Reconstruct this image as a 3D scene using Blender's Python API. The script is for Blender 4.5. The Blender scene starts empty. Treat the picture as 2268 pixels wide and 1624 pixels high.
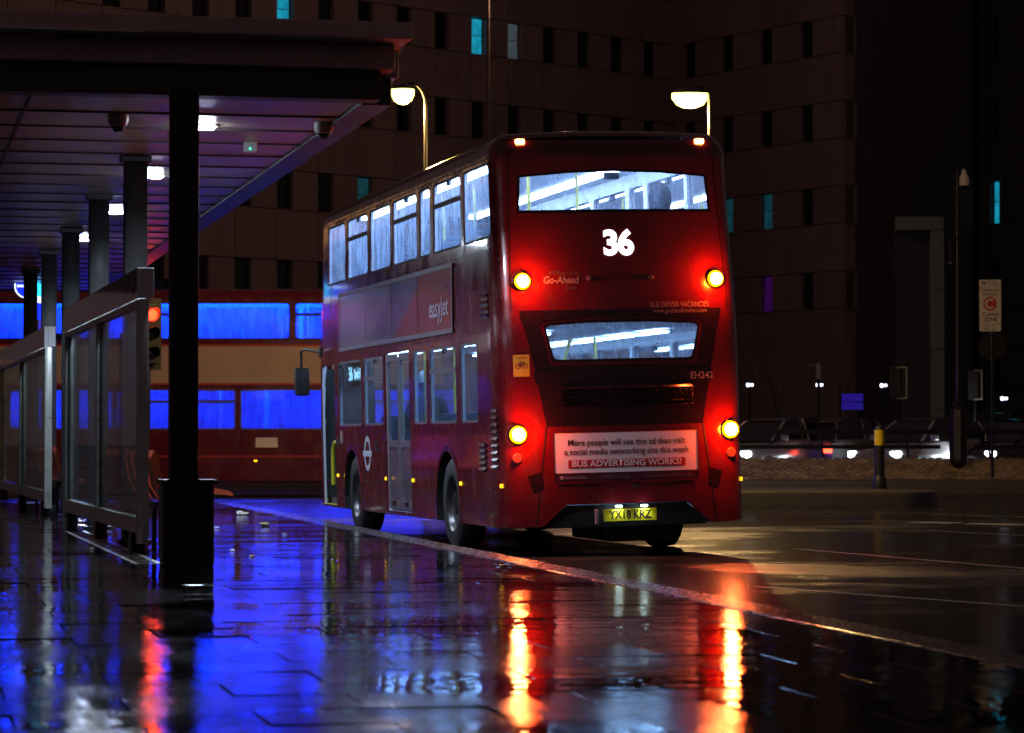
import bpy, bmesh, math, random
from mathutils import Vector, Matrix, noise
from mathutils.geometry import delaunay_2d_cdt
import numpy as np
random.seed(36)
sc = bpy.context.scene
COL = sc.collection
rad = math.radians
PI = math.pi

# ------------------------------------------------------------------ camera
CAMZ = 1.02
FPX, CXP, CYP, HOR = 6500.0, 1134.0, 812.0, 975.0      # focal length and centre in 2268-wide photo units
PITCH = math.atan((HOR - CYP) / FPX)
cam_d = bpy.data.cameras.new("camera")
cam = bpy.data.objects.new("camera", cam_d)
COL.objects.link(cam)
cam.location = (0, 0, CAMZ)
cam.rotation_euler = (PI / 2 + PITCH, 0, 0)
cam_d.sensor_width = 36.0
cam_d.lens = 36.0 * FPX / 2268.0
cam_d.clip_start = 0.1
cam_d.clip_end = 2000
cam_d.dof.use_dof = True
cam_d.dof.focus_distance = 30.5
cam_d.dof.aperture_fstop = 4.2
sc.camera = cam

# ------------------------------------------------------------------ world: night sky
w = bpy.data.worlds.new("World")
sc.world = w
w.use_nodes = True
wn = w.node_tree.nodes
wl = w.node_tree.links
bg = wn["Background"]
sky = wn.new("ShaderNodeTexSky")
sky.sky_type = 'NISHITA'
sky.sun_disc = False
sky.sun_elevation = rad(-5)
sky.sun_rotation = rad(200)
mixw = wn.new("ShaderNodeMixRGB")
mixw.blend_type = 'ADD'
mixw.inputs[0].default_value = 1.0
mixw.inputs[2].default_value = (0.27, 0.160, 0.175, 1)   # the town's glow on low rain cloud
wl.new(sky.outputs[0], mixw.inputs[1])
wl.new(mixw.outputs[0], bg.inputs[0])
bg.inputs[1].default_value = 0.12
moon_d = bpy.data.lights.new("night_sun", 'SUN')
moon_d.energy = 0.002
moon_d.angle = rad(12)
moon = bpy.data.objects.new("night_sun", moon_d)
moon.rotation_euler = (rad(40), 0, rad(-30))
COL.objects.link(moon)

vs = sc.view_settings
sc.display_settings.display_device = 'sRGB'
vs.view_transform = 'Standard'
vs.look = 'None'
vs.exposure = 0.35
vs.gamma = 1.0
vs.use_curve_mapping = False
cy = sc.cycles
cy.use_denoising = True
cy.denoiser = 'OPENIMAGEDENOISE'
cy.max_bounces = 7
cy.diffuse_bounces = 2
cy.glossy_bounces = 4
cy.transmission_bounces = 6
cy.transparent_max_bounces = 24
cy.volume_bounces = 0
cy.caustics_reflective = False
cy.caustics_refractive = False
cy.sample_clamp_indirect = 6.0
cy.sample_clamp_direct = 0.0
cy.use_light_tree = True
cy.use_adaptive_sampling = True
cy.adaptive_threshold = 0.025


def at(x, y, Y):
    """world point seen at photo position x, y (2268 wide) at distance Y"""
    cp, sp = math.cos(PITCH), math.sin(PITCH)
    dx, dy, dz = (x - CXP) / FPX, 1.0, -(y - CYP) / FPX
    ry, rz = dy * cp - dz * sp, dy * sp + dz * cp
    k = Y / ry
    return Vector((dx * k, Y, CAMZ + rz * k))


# ------------------------------------------------------------------ materials
MATS = {}


def _new(name):
    m = bpy.data.materials.new(name)
    m.use_nodes = True
    MATS[name] = m
    nt = m.node_tree
    return m, nt, nt.nodes, nt.links, nt.nodes["Principled BSDF"]


def _coords(nodes, links, scale=(1, 1, 1), kind='Object'):
    tc = nodes.new("ShaderNodeTexCoord")
    mp = nodes.new("ShaderNodeMapping")
    mp.inputs['Scale'].default_value = scale
    links.new(tc.outputs[kind], mp.inputs[0])
    return mp.outputs[0]


def mat(name, col, rough=0.5, metal=0.0, var=0.15, vscale=6.0, bump=0.0, bscale=60.0, coat=0.0, spec=0.5, rvar=0.0, dirt=None):
    """plain surface with noise-driven colour, gloss and relief variation"""
    m, nt, n, l, b = _new(name)
    b.inputs['Metallic'].default_value = metal
    b.inputs['Specular IOR Level'].default_value = spec
    b.inputs['Coat Weight'].default_value = coat
    b.inputs['Coat Roughness'].default_value = 0.06
    co = _coords(n, l)
    nz = n.new("ShaderNodeTexNoise")
    nz.inputs['Scale'].default_value = vscale
    nz.inputs['Detail'].default_value = 6
    nz.inputs['Roughness'].default_value = 0.6
    l.new(co, nz.inputs['Vector'])
    mr = n.new("ShaderNodeMapRange")
    mr.inputs[1].default_value = 0.3
    mr.inputs[2].default_value = 0.7
    mr.inputs[3].default_value = 1 - var
    mr.inputs[4].default_value = 1 + var
    l.new(nz.outputs[0], mr.inputs[0])
    mx = n.new("ShaderNodeMixRGB")
    mx.blend_type = 'MULTIPLY'
    mx.inputs[0].default_value = 1
    mx.inputs[1].default_value = (*col, 1)
    l.new(mr.outputs[0], mx.inputs[2])
    l.new(mx.outputs[0], b.inputs['Base Color'])
    rr = n.new("ShaderNodeMapRange")
    rr.inputs[1].default_value = 0.3
    rr.inputs[2].default_value = 0.7
    rr.inputs[3].default_value = max(0.02, rough - rvar)
    rr.inputs[4].default_value = min(1, rough + rvar)
    l.new(nz.outputs[0], rr.inputs[0])
    l.new(rr.outputs[0], b.inputs['Roughness'])
    if bump > 0:
        nb = n.new("ShaderNodeTexNoise")
        nb.inputs['Scale'].default_value = bscale
        nb.inputs['Detail'].default_value = 4
        l.new(co, nb.inputs['Vector'])
        bp = n.new("ShaderNodeBump")
        bp.inputs['Strength'].default_value = 1.0
        bp.inputs['Distance'].default_value = bump
        l.new(nb.outputs[0], bp.inputs['Height'])
        l.new(bp.outputs[0], b.inputs['Normal'])
    return m


def emit(name, col, strength, vary=0.0):
    m, nt, n, l, b = _new(name)
    b.inputs['Base Color'].default_value = (*[min(0.8, c) for c in col], 1)
    b.inputs['Emission Color'].default_value = (*col, 1)
    b.inputs['Emission Strength'].default_value = strength
    if vary:
        co = _coords(n, l)
        nz = n.new("ShaderNodeTexNoise")
        nz.inputs['Scale'].default_value = 1.3
        nz.inputs['Detail'].default_value = 5
        l.new(co, nz.inputs['Vector'])
        mr = n.new("ShaderNodeMapRange")
        mr.inputs[1].default_value = 0.3
        mr.inputs[2].default_value = 0.7
        mr.inputs[3].default_value = strength * (1 - vary)
        mr.inputs[4].default_value = strength * (1 + vary)
        l.new(nz.outputs[0], mr.inputs[0])
        l.new(mr.outputs[0], b.inputs['Emission Strength'])
    return m


def glass(name, tint=(0.9, 0.95, 1.0), mist=0.25, mscale=2.5, rough=0.03, drops=True, refl=1.0, mistcol=(0.8, 0.85, 0.95)):
    """thin pane: clear part, sheen and uneven condensation with run marks"""
    m, nt, n, l, b = _new(name)
    out = [x for x in n if x.type == 'OUTPUT_MATERIAL'][0]
    tr = n.new("ShaderNodeBsdfTransparent")
    tr.inputs[0].default_value = (*tint, 1)
    gl = n.new("ShaderNodeBsdfGlossy")
    gl.inputs['Roughness'].default_value = rough
    fr = n.new("ShaderNodeFresnel")
    fr.inputs[0].default_value = 1.45
    tl = n.new("ShaderNodeBsdfTranslucent")
    tl.inputs[0].default_value = (*mistcol, 1)
    df = n.new("ShaderNodeBsdfDiffuse")
    df.inputs[0].default_value = (*[c * 0.5 for c in mistcol], 1)
    ms = n.new("ShaderNodeMixShader")
    ms.inputs[0].default_value = 0.25
    l.new(tl.outputs[0], ms.inputs[1])
    l.new(df.outputs[0], ms.inputs[2])
    co = _coords(n, l)
    nz = n.new("ShaderNodeTexNoise")
    nz.inputs['Scale'].default_value = mscale
    nz.inputs['Detail'].default_value = 7
    nz.inputs['Roughness'].default_value = 0.65
    l.new(co, nz.inputs['Vector'])
    co2 = _coords(n, l, (14, 14, 1.6))
    n2 = n.new("ShaderNodeTexNoise")
    n2.inputs['Scale'].default_value = 1.0
    n2.inputs['Detail'].default_value = 3
    l.new(co2, n2.inputs['Vector'])
    mm = n.new("ShaderNodeMath")
    mm.operation = 'MULTIPLY'
    l.new(nz.outputs[0], mm.inputs[0])
    l.new(n2.outputs[0], mm.inputs[1])
    mr = n.new("ShaderNodeMapRange")
    mr.inputs[1].default_value = 0.15
    mr.inputs[2].default_value = 0.36
    mr.inputs[3].default_value = mist * 0.6
    mr.inputs[4].default_value = min(1.0, mist * 1.4)
    l.new(mm.outputs[0], mr.inputs[0])
    a = n.new("ShaderNodeMixShader")
    l.new(mr.outputs[0], a.inputs[0])
    l.new(tr.outputs[0], a.inputs[1])
    l.new(ms.outputs[0], a.inputs[2])
    fm = n.new("ShaderNodeMath")
    fm.operation = 'MULTIPLY'
    fm.inputs[1].default_value = refl
    l.new(fr.outputs[0], fm.inputs[0])
    g = n.new("ShaderNodeMixShader")
    l.new(fm.outputs[0], g.inputs[0])
    l.new(a.outputs[0], g.inputs[1])
    l.new(gl.outputs[0], g.inputs[2])
    l.new(g.outputs[0], out.inputs['Surface'])
    return m


def wet_paving(name, base, r_dry, r_wet, slope_f, slope_c, tint_var=0.25, pscale=0.35):
    """rain-wet ground: puddles that mirror, damp patches that smear; world-space so pieces share the puddles"""
    m, nt, n, l, b = _new(name)
    geo = n.new("ShaderNodeNewGeometry")
    pos = geo.outputs['Position']
    oi = n.new("ShaderNodeObjectInfo")
    pn = n.new("ShaderNodeTexNoise")
    pn.inputs['Scale'].default_value = pscale
    pn.inputs['Detail'].default_value = 5
    pn.inputs['Roughness'].default_value = 0.6
    l.new(pos, pn.inputs['Vector'])
    ad = n.new("ShaderNodeMath")
    ad.operation = 'MULTIPLY_ADD'
    ad.inputs[1].default_value = 0.16
    l.new(oi.outputs['Random'], ad.inputs[0])
    l.new(pn.outputs[0], ad.inputs[2])
    pr = n.new("ShaderNodeMapRange")
    pr.inputs[1].default_value = 0.50
    pr.inputs[2].default_value = 0.64
    l.new(ad.outputs[0], pr.inputs[0])             # 0 = puddle, 1 = damp
    rr = n.new("ShaderNodeMapRange")
    rr.inputs[3].default_value = r_wet
    rr.inputs[4].default_value = r_dry
    l.new(pr.outputs[0], rr.inputs[0])
    l.new(rr.outputs[0], b.inputs['Roughness'])
    gn = n.new("ShaderNodeTexNoise")
    gn.inputs['Scale'].default_value = 45
    gn.inputs['Detail'].default_value = 6
    gn.inputs['Roughness'].default_value = 0.7
    l.new(pos, gn.inputs['Vector'])
    cr = n.new("ShaderNodeMapRange")
    cr.inputs[1].default_value = 0.3
    cr.inputs[2].default_value = 0.7
    cr.inputs[3].default_value = 1 - tint_var
    cr.inputs[4].default_value = 1 + tint_var
    l.new(gn.outputs[0], cr.inputs[0])
    mx = n.new("ShaderNodeMixRGB")
    mx.blend_type = 'MULTIPLY'
    mx.inputs[0].default_value = 1
    mx.inputs[1].default_value = (*base, 1)
    l.new(cr.outputs[0], mx.inputs[2])
    l.new(mx.outputs[0], b.inputs['Base Color'])
    b.inputs['Specular IOR Level'].default_value = 0.42
    wv = n.new("ShaderNodeTexNoise")
    wv.inputs['Scale'].default_value = 4.5
    wv.inputs['Detail'].default_value = 3
    l.new(pos, wv.inputs['Vector'])
    b1 = n.new("ShaderNodeBump")
    b1.inputs['Strength'].default_value = 1
    b1.inputs['Distance'].default_value = slope_c / 4.5
    l.new(wv.outputs[0], b1.inputs['Height'])
    fm = n.new("ShaderNodeMath")
    fm.operation = 'MULTIPLY'
    l.new(gn.outputs[0], fm.inputs[0])
    l.new(pr.outputs[0], fm.inputs[1])
    b2 = n.new("ShaderNodeBump")
    b2.inputs['Strength'].default_value = 1
    b2.inputs['Distance'].default_value = slope_f / 45
    l.new(fm.outputs[0], b2.inputs['Height'])
    l.new(b1.outputs[0], b2.inputs['Normal'])
    l.new(b2.outputs[0], b.inputs['Normal'])
    return m


def stone(name, col, var=0.25, rough=0.6):
    m, nt, n, l, b = _new(name)
    geo = n.new("ShaderNodeNewGeometry")
    oi = n.new("ShaderNodeObjectInfo")
    nz = n.new("ShaderNodeTexNoise")
    nz.inputs['Scale'].default_value = 0.9
    nz.inputs['Detail'].default_value = 8
    nz.inputs['Roughness'].default_value = 0.7
    mp = n.new("ShaderNodeMapping")
    mp.inputs['Scale'].default_value = (2.2, 2.2, 0.5)      # rain streaks run down
    l.new(geo.outputs['Position'], mp.inputs[0])
    l.new(mp.outputs[0], nz.inputs['Vector'])
    ad = n.new("ShaderNodeMath")
    ad.operation = 'MULTIPLY_ADD'
    ad.inputs[1].default_value = 0.22
    l.new(oi.outputs['Random'], ad.inputs[0])
    l.new(nz.outputs[0], ad.inputs[2])
    mr = n.new("ShaderNodeMapRange")
    mr.inputs[1].default_value = 0.35
    mr.inputs[2].default_value = 0.95
    mr.inputs[3].default_value = 1 - var
    mr.inputs[4].default_value = 1 + var
    l.new(ad.outputs[0], mr.inputs[0])
    mx = n.new("ShaderNodeMixRGB")
    mx.blend_type = 'MULTIPLY'
    mx.inputs[0].default_value = 1
    mx.inputs[1].default_value = (*col, 1)
    l.new(mr.outputs[0], mx.inputs[2])
    l.new(mx.outputs[0], b.inputs['Base Color'])
    b.inputs['Roughness'].default_value = rough
    return m


mat('bus_red', (0.115, 0.0035, 0.008), 0.20, 0, 0.22, 3, 0.0005, 90, coat=0.8, rvar=0.10)
def wavy(m, dist, scale):
    nt = MATS[m].node_tree
    n, l = nt.nodes, nt.links
    b = n['Principled BSDF']
    co = _coords(n, l)
    nz = n.new('ShaderNodeTexNoise')
    nz.inputs['Scale'].default_value = scale
    nz.inputs['Detail'].default_value = 1
    l.new(co, nz.inputs['Vector'])
    bp = n.new('ShaderNodeBump')
    bp.inputs['Distance'].default_value = dist
    l.new(nz.outputs[0], bp.inputs['Height'])
    old = b.inputs['Normal'].links[0].from_node if b.inputs['Normal'].links else None
    if old:
        l.new(bp.outputs[0], old.inputs['Normal'])
    else:
        l.new(bp.outputs[0], b.inputs['Normal'])


def grime(m, col, amount):
    """blotchy dried road spray with run marks"""
    nt = MATS[m].node_tree
    n, l = nt.nodes, nt.links
    b = n['Principled BSDF']
    src = b.inputs['Base Color'].links[0].from_socket
    rs = b.inputs['Roughness'].links[0].from_socket
    co = _coords(n, l, (3.0, 3.0, .9))
    nz = n.new('ShaderNodeTexNoise')
    nz.inputs['Scale'].default_value = 2.0
    nz.inputs['Detail'].default_value = 9
    nz.inputs['Roughness'].default_value = 0.72
    l.new(co, nz.inputs['Vector'])
    mr = n.new('ShaderNodeMapRange')
    mr.inputs[1].default_value = 0.50
    mr.inputs[2].default_value = 0.72
    mr.inputs[4].default_value = amount
    l.new(nz.outputs[0], mr.inputs[0])
    mx = n.new('ShaderNodeMixRGB')
    mx.inputs[2].default_value = (*col, 1)
    l.new(mr.outputs[0], mx.inputs[0])
    l.new(src, mx.inputs[1])
    l.new(mx.outputs[0], b.inputs['Base Color'])
    ad = n.new('ShaderNodeMath')
    ad.operation = 'MULTIPLY_ADD'
    ad.inputs[1].default_value = 0.6
    l.new(mr.outputs[0], ad.inputs[0])
    l.new(rs, ad.inputs[2])
    l.new(ad.outputs[0], b.inputs['Roughness'])
    iv = n.new('ShaderNodeMapRange')
    iv.inputs[3].default_value = 0.8
    iv.inputs[4].default_value = 0.2
    iv.inputs[2].default_value = max(amount, .01)
    l.new(mr.outputs[0], iv.inputs[0])
    l.new(iv.outputs[0], b.inputs['Coat Weight'])


wavy('bus_red', 0.012, 2.2)
grime('bus_red', (0.05, 0.035, 0.03), 0.4)
mat('bus_black', (0.018, 0.006, 0.008), 0.16, 0, 0.2, 5, 0.0002, 90, coat=0.4)
mat('rubber', (0.012, 0.012, 0.013), 0.55, 0, 0.2, 8)
mat('tyre', (0.014, 0.014, 0.015), 0.6, 0, 0.25, 9, 0.001, 70)
mat('trim_grey', (0.16, 0.15, 0.16), 0.35, 0.3, 0.12, 6)
mat('alloy', (0.08, 0.08, 0.085), 0.35, 0.9, 0.2, 7)
mat('liner', (0.62, 0.64, 0.68), 0.5, 0, 0.08, 2)
mat('deck_floor', (0.05, 0.055, 0.07), 0.6, 0, 0.2, 9)
mat('seat_cloth', (0.03, 0.04, 0.10), 0.8, 0, 0.35, 14)
mat('yellow_rail', (0.55, 0.50, 0.03), 0.35, 0, 0.08, 6)
mat('ad_white', (0.80, 0.74, 0.77), 0.4, 0, 0.05, 4)
mat('ad_orange', (0.22, 0.05, 0.035), 0.22, 0, 0.12, 2, coat=0.5)
mat('ad_grey', (0.13, 0.10, 0.14), 0.2, 0, 0.3, 1.5, coat=0.5)
mat('ad_light', (0.22, 0.17, 0.21), 0.2, 0, 0.3, 1.5, coat=0.5)
mat('ad_red', (0.40, 0.03, 0.03), 0.45, 0, 0.06, 5)
mat('ad_dark', (0.05, 0.01, 0.02), 0.4, 0, 0.1, 5)
mat('ink', (0.03, 0.02, 0.03), 0.5, 0, 0.05, 5)
mat('letter_pale', (0.30, 0.26, 0.27), 0.45, 0, 0.05, 5)
mat('letter_faint', (0.14, 0.11, 0.12), 0.45, 0, 0.05, 5)
mat('letter_easy', (0.30, 0.27, 0.33), 0.35, 0, 0.05, 5)
mat('sticker_yellow', (0.62, 0.36, 0.03), 0.5, 0, 0.06, 5)
mat('plate_yellow', (0.62, 0.56, 0.02), 0.4, 0, 0.06, 5)
mat('reflector', (0.20, 0.07, 0.07), 0.15, 0, 0.05, 20, coat=1)
mat('roundel_white', (0.42, 0.44, 0.50), 0.4, 0, 0.08, 5)
mat('cream', (0.48, 0.34, 0.30), 0.35, 0, 0.10, 2)
mat('dark_metal', (0.018, 0.019, 0.022), 0.35, 0.6, 0.3, 8)
mat('pillar_steel', (0.020, 0.018, 0.021), 0.5, 0.0, 0.25, 3, rvar=0.1, spec=0.25)
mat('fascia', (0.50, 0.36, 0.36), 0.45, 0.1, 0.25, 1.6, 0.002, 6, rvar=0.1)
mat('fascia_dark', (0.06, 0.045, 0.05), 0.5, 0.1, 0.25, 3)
mat('soffit', (0.34, 0.27, 0.19), 0.38, 0.0, 0.04, 0.8)
mat('shelter_metal', (0.46, 0.48, 0.44), 0.32, 0.4, 0.2, 5, rvar=0.08)
mat('shelter_band', (0.7, 0.7, 0.72), 0.12, 0.0, 0.06, 2, coat=0.6)
mat('orange_seat', (0.50, 0.07, 0.015), 0.4, 0, 0.12, 8)
mat('bin_black', (0.006, 0.006, 0.007), 0.5, 0, 0.3, 9)
mat('bollard_yellow', (0.62, 0.48, 0.02), 0.4, 0, 0.12, 9)
mat('granite', (0.075, 0.07, 0.07), 0.25, 0, 0.3, 25, 0.0008, 60, rvar=0.1)
mat('granite_dark', (0.075, 0.068, 0.06), 0.35, 0, 0.3, 25, 0.001, 60, rvar=0.1)
mat('sett', (0.34, 0.26, 0.11), 0.3, 0, 0.55, 2.5, 0.001, 60, rvar=0.1)
mat('sign_white', (0.58, 0.56, 0.52), 0.4, 0, 0.08, 6)
mat('sign_red', (0.45, 0.02, 0.02), 0.4, 0, 0.06, 6)
mat('sign_blue', (0.03, 0.03, 0.28), 0.4, 0, 0.06, 6)
mat('lamp_post', (0.07, 0.065, 0.05), 0.4, 0.5, 0.2, 6)
mat('white_paint', (0.55, 0.55, 0.52), 0.35, 0, 0.35, 12)
mat('yellow_paint', (0.45, 0.32, 0.03), 0.35, 0, 0.35, 12)
mat('litter_white', (0.75, 0.76, 0.72), 0.6, 0, 0.1, 30)
mat('litter_leaf', (0.42, 0.40, 0.10), 0.6, 0, 0.2, 30)
mat('cctv_white', (0.55, 0.55, 0.56), 0.35, 0, 0.05, 8)
mat('window_dark', (0.006, 0.007, 0.009), 0.12, 0, 0.3, 1)
mat('window_frame', (0.02, 0.02, 0.022), 0.5, 0, 0.2, 6)
mat('portal_stone', (0.13, 0.165, 0.15), 0.5, 0, 0.15, 2)
mat('bark', (0.06, 0.045, 0.035), 0.8, 0, 0.4, 10, 0.01, 20)
mat('coat_dark', (0.018, 0.012, 0.018), 0.85, 0, 0.3, 20, 0.002, 60)
mat('skin', (0.32, 0.19, 0.14), 0.5, 0, 0.1, 15)
mat('cap_white', (0.55, 0.57, 0.6), 0.8, 0, 0.1, 20)
mat('car_paint_grey', (0.22, 0.20, 0.20), 0.2, 0.3, 0.1, 3, coat=0.8)
mat('car_paint_dark', (0.03, 0.025, 0.035), 0.2, 0.3, 0.1, 3, coat=0.8)
mat('car_paint_silver', (0.48, 0.44, 0.42), 0.22, 0.5, 0.1, 3, coat=0.8)
mat('car_glass', (0.008, 0.009, 0.012), 0.06, 0, 0.1, 3)
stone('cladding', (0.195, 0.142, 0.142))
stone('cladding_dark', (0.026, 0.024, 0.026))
stone('backing', (0.06, 0.05, 0.05))
wet_paving('paving_wet', (0.016, 0.015, 0.017), 0.085, 0.010, 0.018, 0.0165)
wet_paving('asphalt_wet', (0.022, 0.019, 0.016), 0.40, 0.18, 0.34, 0.006, 0.5, 0.22)
glass('bus_glass', mist=0.50, mistcol=(.52, .72, 1.0))
glass('rear_glass', mist=0.30, mscale=4, mistcol=(.6, .74, 1.0))
glass('lower_glass', tint=(0.7, 0.8, 0.95), mist=0.10)
glass('passing_glass', mist=0.36, mistcol=(0.5, 0.65, 1.0))
glass('shelter_glass', tint=(0.86, 0.93, 0.92), mist=0.07, mscale=1.2, rough=0.03, refl=0.6, mistcol=(0.30, 0.46, 0.54))
emit('strip_white', (0.42, 0.62, 1.0), 34)
emit('strip_lower', (0.32, 0.58, 1.0), 16)
emit('strip_blue', (0.001, 0.036, 1.0), 165)
emit('strip_blue_low', (0.001, 0.032, 1.0), 75)
emit('led_white', (0.85, 0.92, 1.0), 2.2)
emit('led_blue_white', (0.35, 0.75, 1.0), 1.8)
emit('tail_core', (1.0, 0.95, 0.40), 30)
emit('tail_ring', (1.0, 0.62, 0.0), 1.6)
emit('marker_core', (1.0, 0.40, 0.08), 14)
emit('amber', (1.0, 0.55, 0.01), 1.3)
emit('plate_lamp', (0.6, 0.9, 1.0), 14)
emit('sodium', (1.0, 0.90, 0.13), 7)
emit('downlight', (0.72, 0.86, 1.0), 150)
emit('signal_red', (1.0, 0.03, 0.01), 2.5)
emit('signal_core', (1.0, 0.05, 0.012), 4)
emit('green_led', (0.02, 1.0, 0.5), 4)
emit('totem_cyan', (0.02, 0.50, 1.0), 2.2)
emit('totem_blue', (0.005, 0.02, 1.0), 1.6)
emit('totem_white', (0.7, 0.8, 1.0), 1.5)
emit('lit_cyan', (0.01, 0.36, 0.55), 0.55, 0.5)
emit('lit_teal', (0.02, 0.20, 0.26), 0.12, 0.5)
emit('lit_pale', (0.12, 0.16, 0.18), 0.25, 0.4)
emit('lit_blue', (0.01, 0.28, 0.9), 0.55, 0.4)
emit('lit_blue_dim', (0.01, 0.08, 0.25), 0.30, 0.4)
emit('lit_purple', (0.10, 0.008, 0.22), 0.16, 0.5)
emit('lit_spot', (0.5, 0.9, 1.0), 2.5)
emit('headlight', (0.75, 0.9, 1.0), 14)
emit('car_tail', (1.0, 0.05, 0.02), 6)
emit('flood_white', (0.7, 0.75, 1.0), 4)
emit('sign_glow', (0.05, 0.02, 0.9), 0.12)  # blue reflection on the direction sign planks, put in as emission


# ------------------------------------------------------------------ mesh helpers
def link(o, parent=None):
    COL.objects.link(o)
    if parent is not None:
        o.parent = parent
    return o


def tag(o, label=None, cat=None, group=None, kind=None):
    if label:
        o['label'] = label
    if cat:
        o['category'] = cat
    if group:
        o['group'] = group
    if kind:
        o['kind'] = kind
    return o


def thing(name, label, cat, loc=(0, 0, 0), rotz=0.0, group=None):
    o = bpy.data.objects.new(name, None)
    o.empty_display_size = 0.1
    COL.objects.link(o)
    o.location = loc
    o.rotation_euler = (0, 0, rotz)
    return tag(o, label, cat, group)


class MB:
    def __init__(s):
        s.v, s.f = [], []

    def add(s, vs_, fs):
        k = len(s.v)
        s.v += [tuple(p) for p in vs_]
        s.f += [tuple(i + k for i in f) for f in fs]
        return s

    def box(s, x0, x1, y0, y1, z0, z1, M=None, bev=0.0):
        if bev > 0:
            b = bmesh.new()
            bmesh.ops.create_cube(b, size=1)
            for v in b.verts:
                v.co = Vector((x0 + (v.co.x + .5) * (x1 - x0), y0 + (v.co.y + .5) * (y1 - y0), z0 + (v.co.z + .5) * (z1 - z0)))
            bmesh.ops.bevel(b, geom=list(b.edges), offset=bev, segments=2, affect='EDGES', profile=0.6)
            s.bm(b, M)
            b.free()
            return s
        p = [Vector((x, y, z)) for z in (z0, z1) for y in (y0, y1) for x in (x0, x1)]
        if M is not None:
            p = [M @ q for q in p]
        return s.add(p, [(0, 2, 3, 1), (4, 5, 7, 6), (0, 1, 5, 4), (2, 6, 7, 3), (0, 4, 6, 2), (1, 3, 7, 5)])

    def bm(s, b, M=None):
        b.verts.index_update()
        p = [(M @ v.co) if M is not None else v.co.copy() for v in b.verts]
        return s.add(p, [tuple(v.index for v in f.verts) for f in b.faces])

    def tube(s, pts, r, n=10, cap=True):
        pts = [Vector(p) for p in pts]
        rr = r if isinstance(r, (list, tuple)) else [r] * len(pts)
        rings = []
        up = None
        for i, p in enumerate(pts):
            d = (pts[min(i + 1, len(pts) - 1)] - pts[max(i - 1, 0)]).normalized()
            if up is None:
                up = Vector((0, 0, 1)) if abs(d.z) < .9 else Vector((1, 0, 0))
            a = d.cross(up).normalized()
            up = a.cross(d).normalized()
            rings.append([p + (a * math.cos(2 * PI * k / n) + up * math.sin(2 * PI * k / n)) * rr[i] for k in range(n)])
        vs_ = [q for ring in rings for q in ring]
        fs = []
        for i in range(len(pts) - 1):
            for k in range(n):
                k2 = (k + 1) % n
                fs.append((i * n + k, i * n + k2, (i + 1) * n + k2, (i + 1) * n + k))
        if cap:
            fs.append(tuple(range(n)))
            fs.append(tuple((len(pts) - 1) * n + k for k in range(n)))
        return s.add(vs_, fs)

    def lathe(s, prof, n=20, M=None, cap=True):
        vs_ = []
        for r, z in prof:
            for k in range(n):
                p = Vector((r * math.cos(2 * PI * k / n), r * math.sin(2 * PI * k / n), z))
                vs_.append(M @ p if M is not None else p)
        fs = []
        for i in range(len(prof) - 1):
            for k in range(n):
                k2 = (k + 1) % n
                fs.append((i * n + k, i * n + k2, (i + 1) * n + k2, (i + 1) * n + k))
        if cap:
            fs.append(tuple(range(n)))
            fs.append(tuple((len(prof) - 1) * n + k for k in range(n)))
        return s.add(vs_, fs)

    def prism(s, poly, d0, d1, mapf):
        """poly in 2D, mapf(u, v, d) -> 3D"""
        n = len(poly)
        vs_ = [mapf(u, v, d0) for u, v in poly] + [mapf(u, v, d1) for u, v in poly]
        fs = [tuple(range(n)), tuple(range(2 * n - 1, n - 1, -1))]
        for k in range(n):
            k2 = (k + 1) % n
            fs.append((k, k2, n + k2, n + k))
        return s.add(vs_, fs)

    def mesh(s, name, m, smooth=False):
        me = bpy.data.meshes.new(name)
        me.from_pydata([tuple(v) for v in s.v], [], s.f)
        b = bmesh.new()
        b.from_mesh(me)
        bmesh.ops.recalc_face_normals(b, faces=b.faces)
        b.to_mesh(me)
        b.free()
        if m:
            me.materials.append(MATS[m])
        if smooth:
            for p in me.polygons:
                p.use_smooth = True
            try:
                me.set_sharp_from_angle(angle=rad(38))
            except Exception:
                pass
        return me

    def build(s, name, m, parent=None, smooth=False):
        return link(bpy.data.objects.new(name, s.mesh(name, m, smooth)), parent)


def X90():   # lathe axis z -> -y (facing the viewer side)
    return Matrix.Rotation(PI / 2, 4, 'X')


def rrect(u0, u1, v0, v1, r=0.05, n=4):
    pts = []
    for cu, cv, a0 in ((u1 - r, v0 + r, -90), (u1 - r, v1 - r, 0), (u0 + r, v1 - r, 90), (u0 + r, v0 + r, 180)):
        for k in range(n + 1):
            a = rad(a0 + 90 * k / n)
            pts.append((cu + r * math.cos(a), cv + r * math.sin(a)))
    return pts


def resample(poly, step):
    out = []
    for i, p in enumerate(poly):
        q = poly[(i + 1) % len(poly)]
        d = math.hypot(q[0] - p[0], q[1] - p[1])
        k = max(1, int(math.ceil(d / step)))
        for j in range(k):
            out.append((p[0] + (q[0] - p[0]) * j / k, p[1] + (q[1] - p[1]) * j / k))
    return out


def inside(P, poly):
    x, y = P[:, 0], P[:, 1]
    r = np.zeros(len(P), bool)
    n = len(poly)
    j = n - 1
    for i in range(n):
        xi, yi = poly[i]
        xj, yj = poly[j]
        c = ((yi > y) != (yj > y)) & (x < (xj - xi) * (y - yi) / ((yj - yi) if yj != yi else 1e-12) + xi)
        r ^= c
        j = i
    return r


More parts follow.
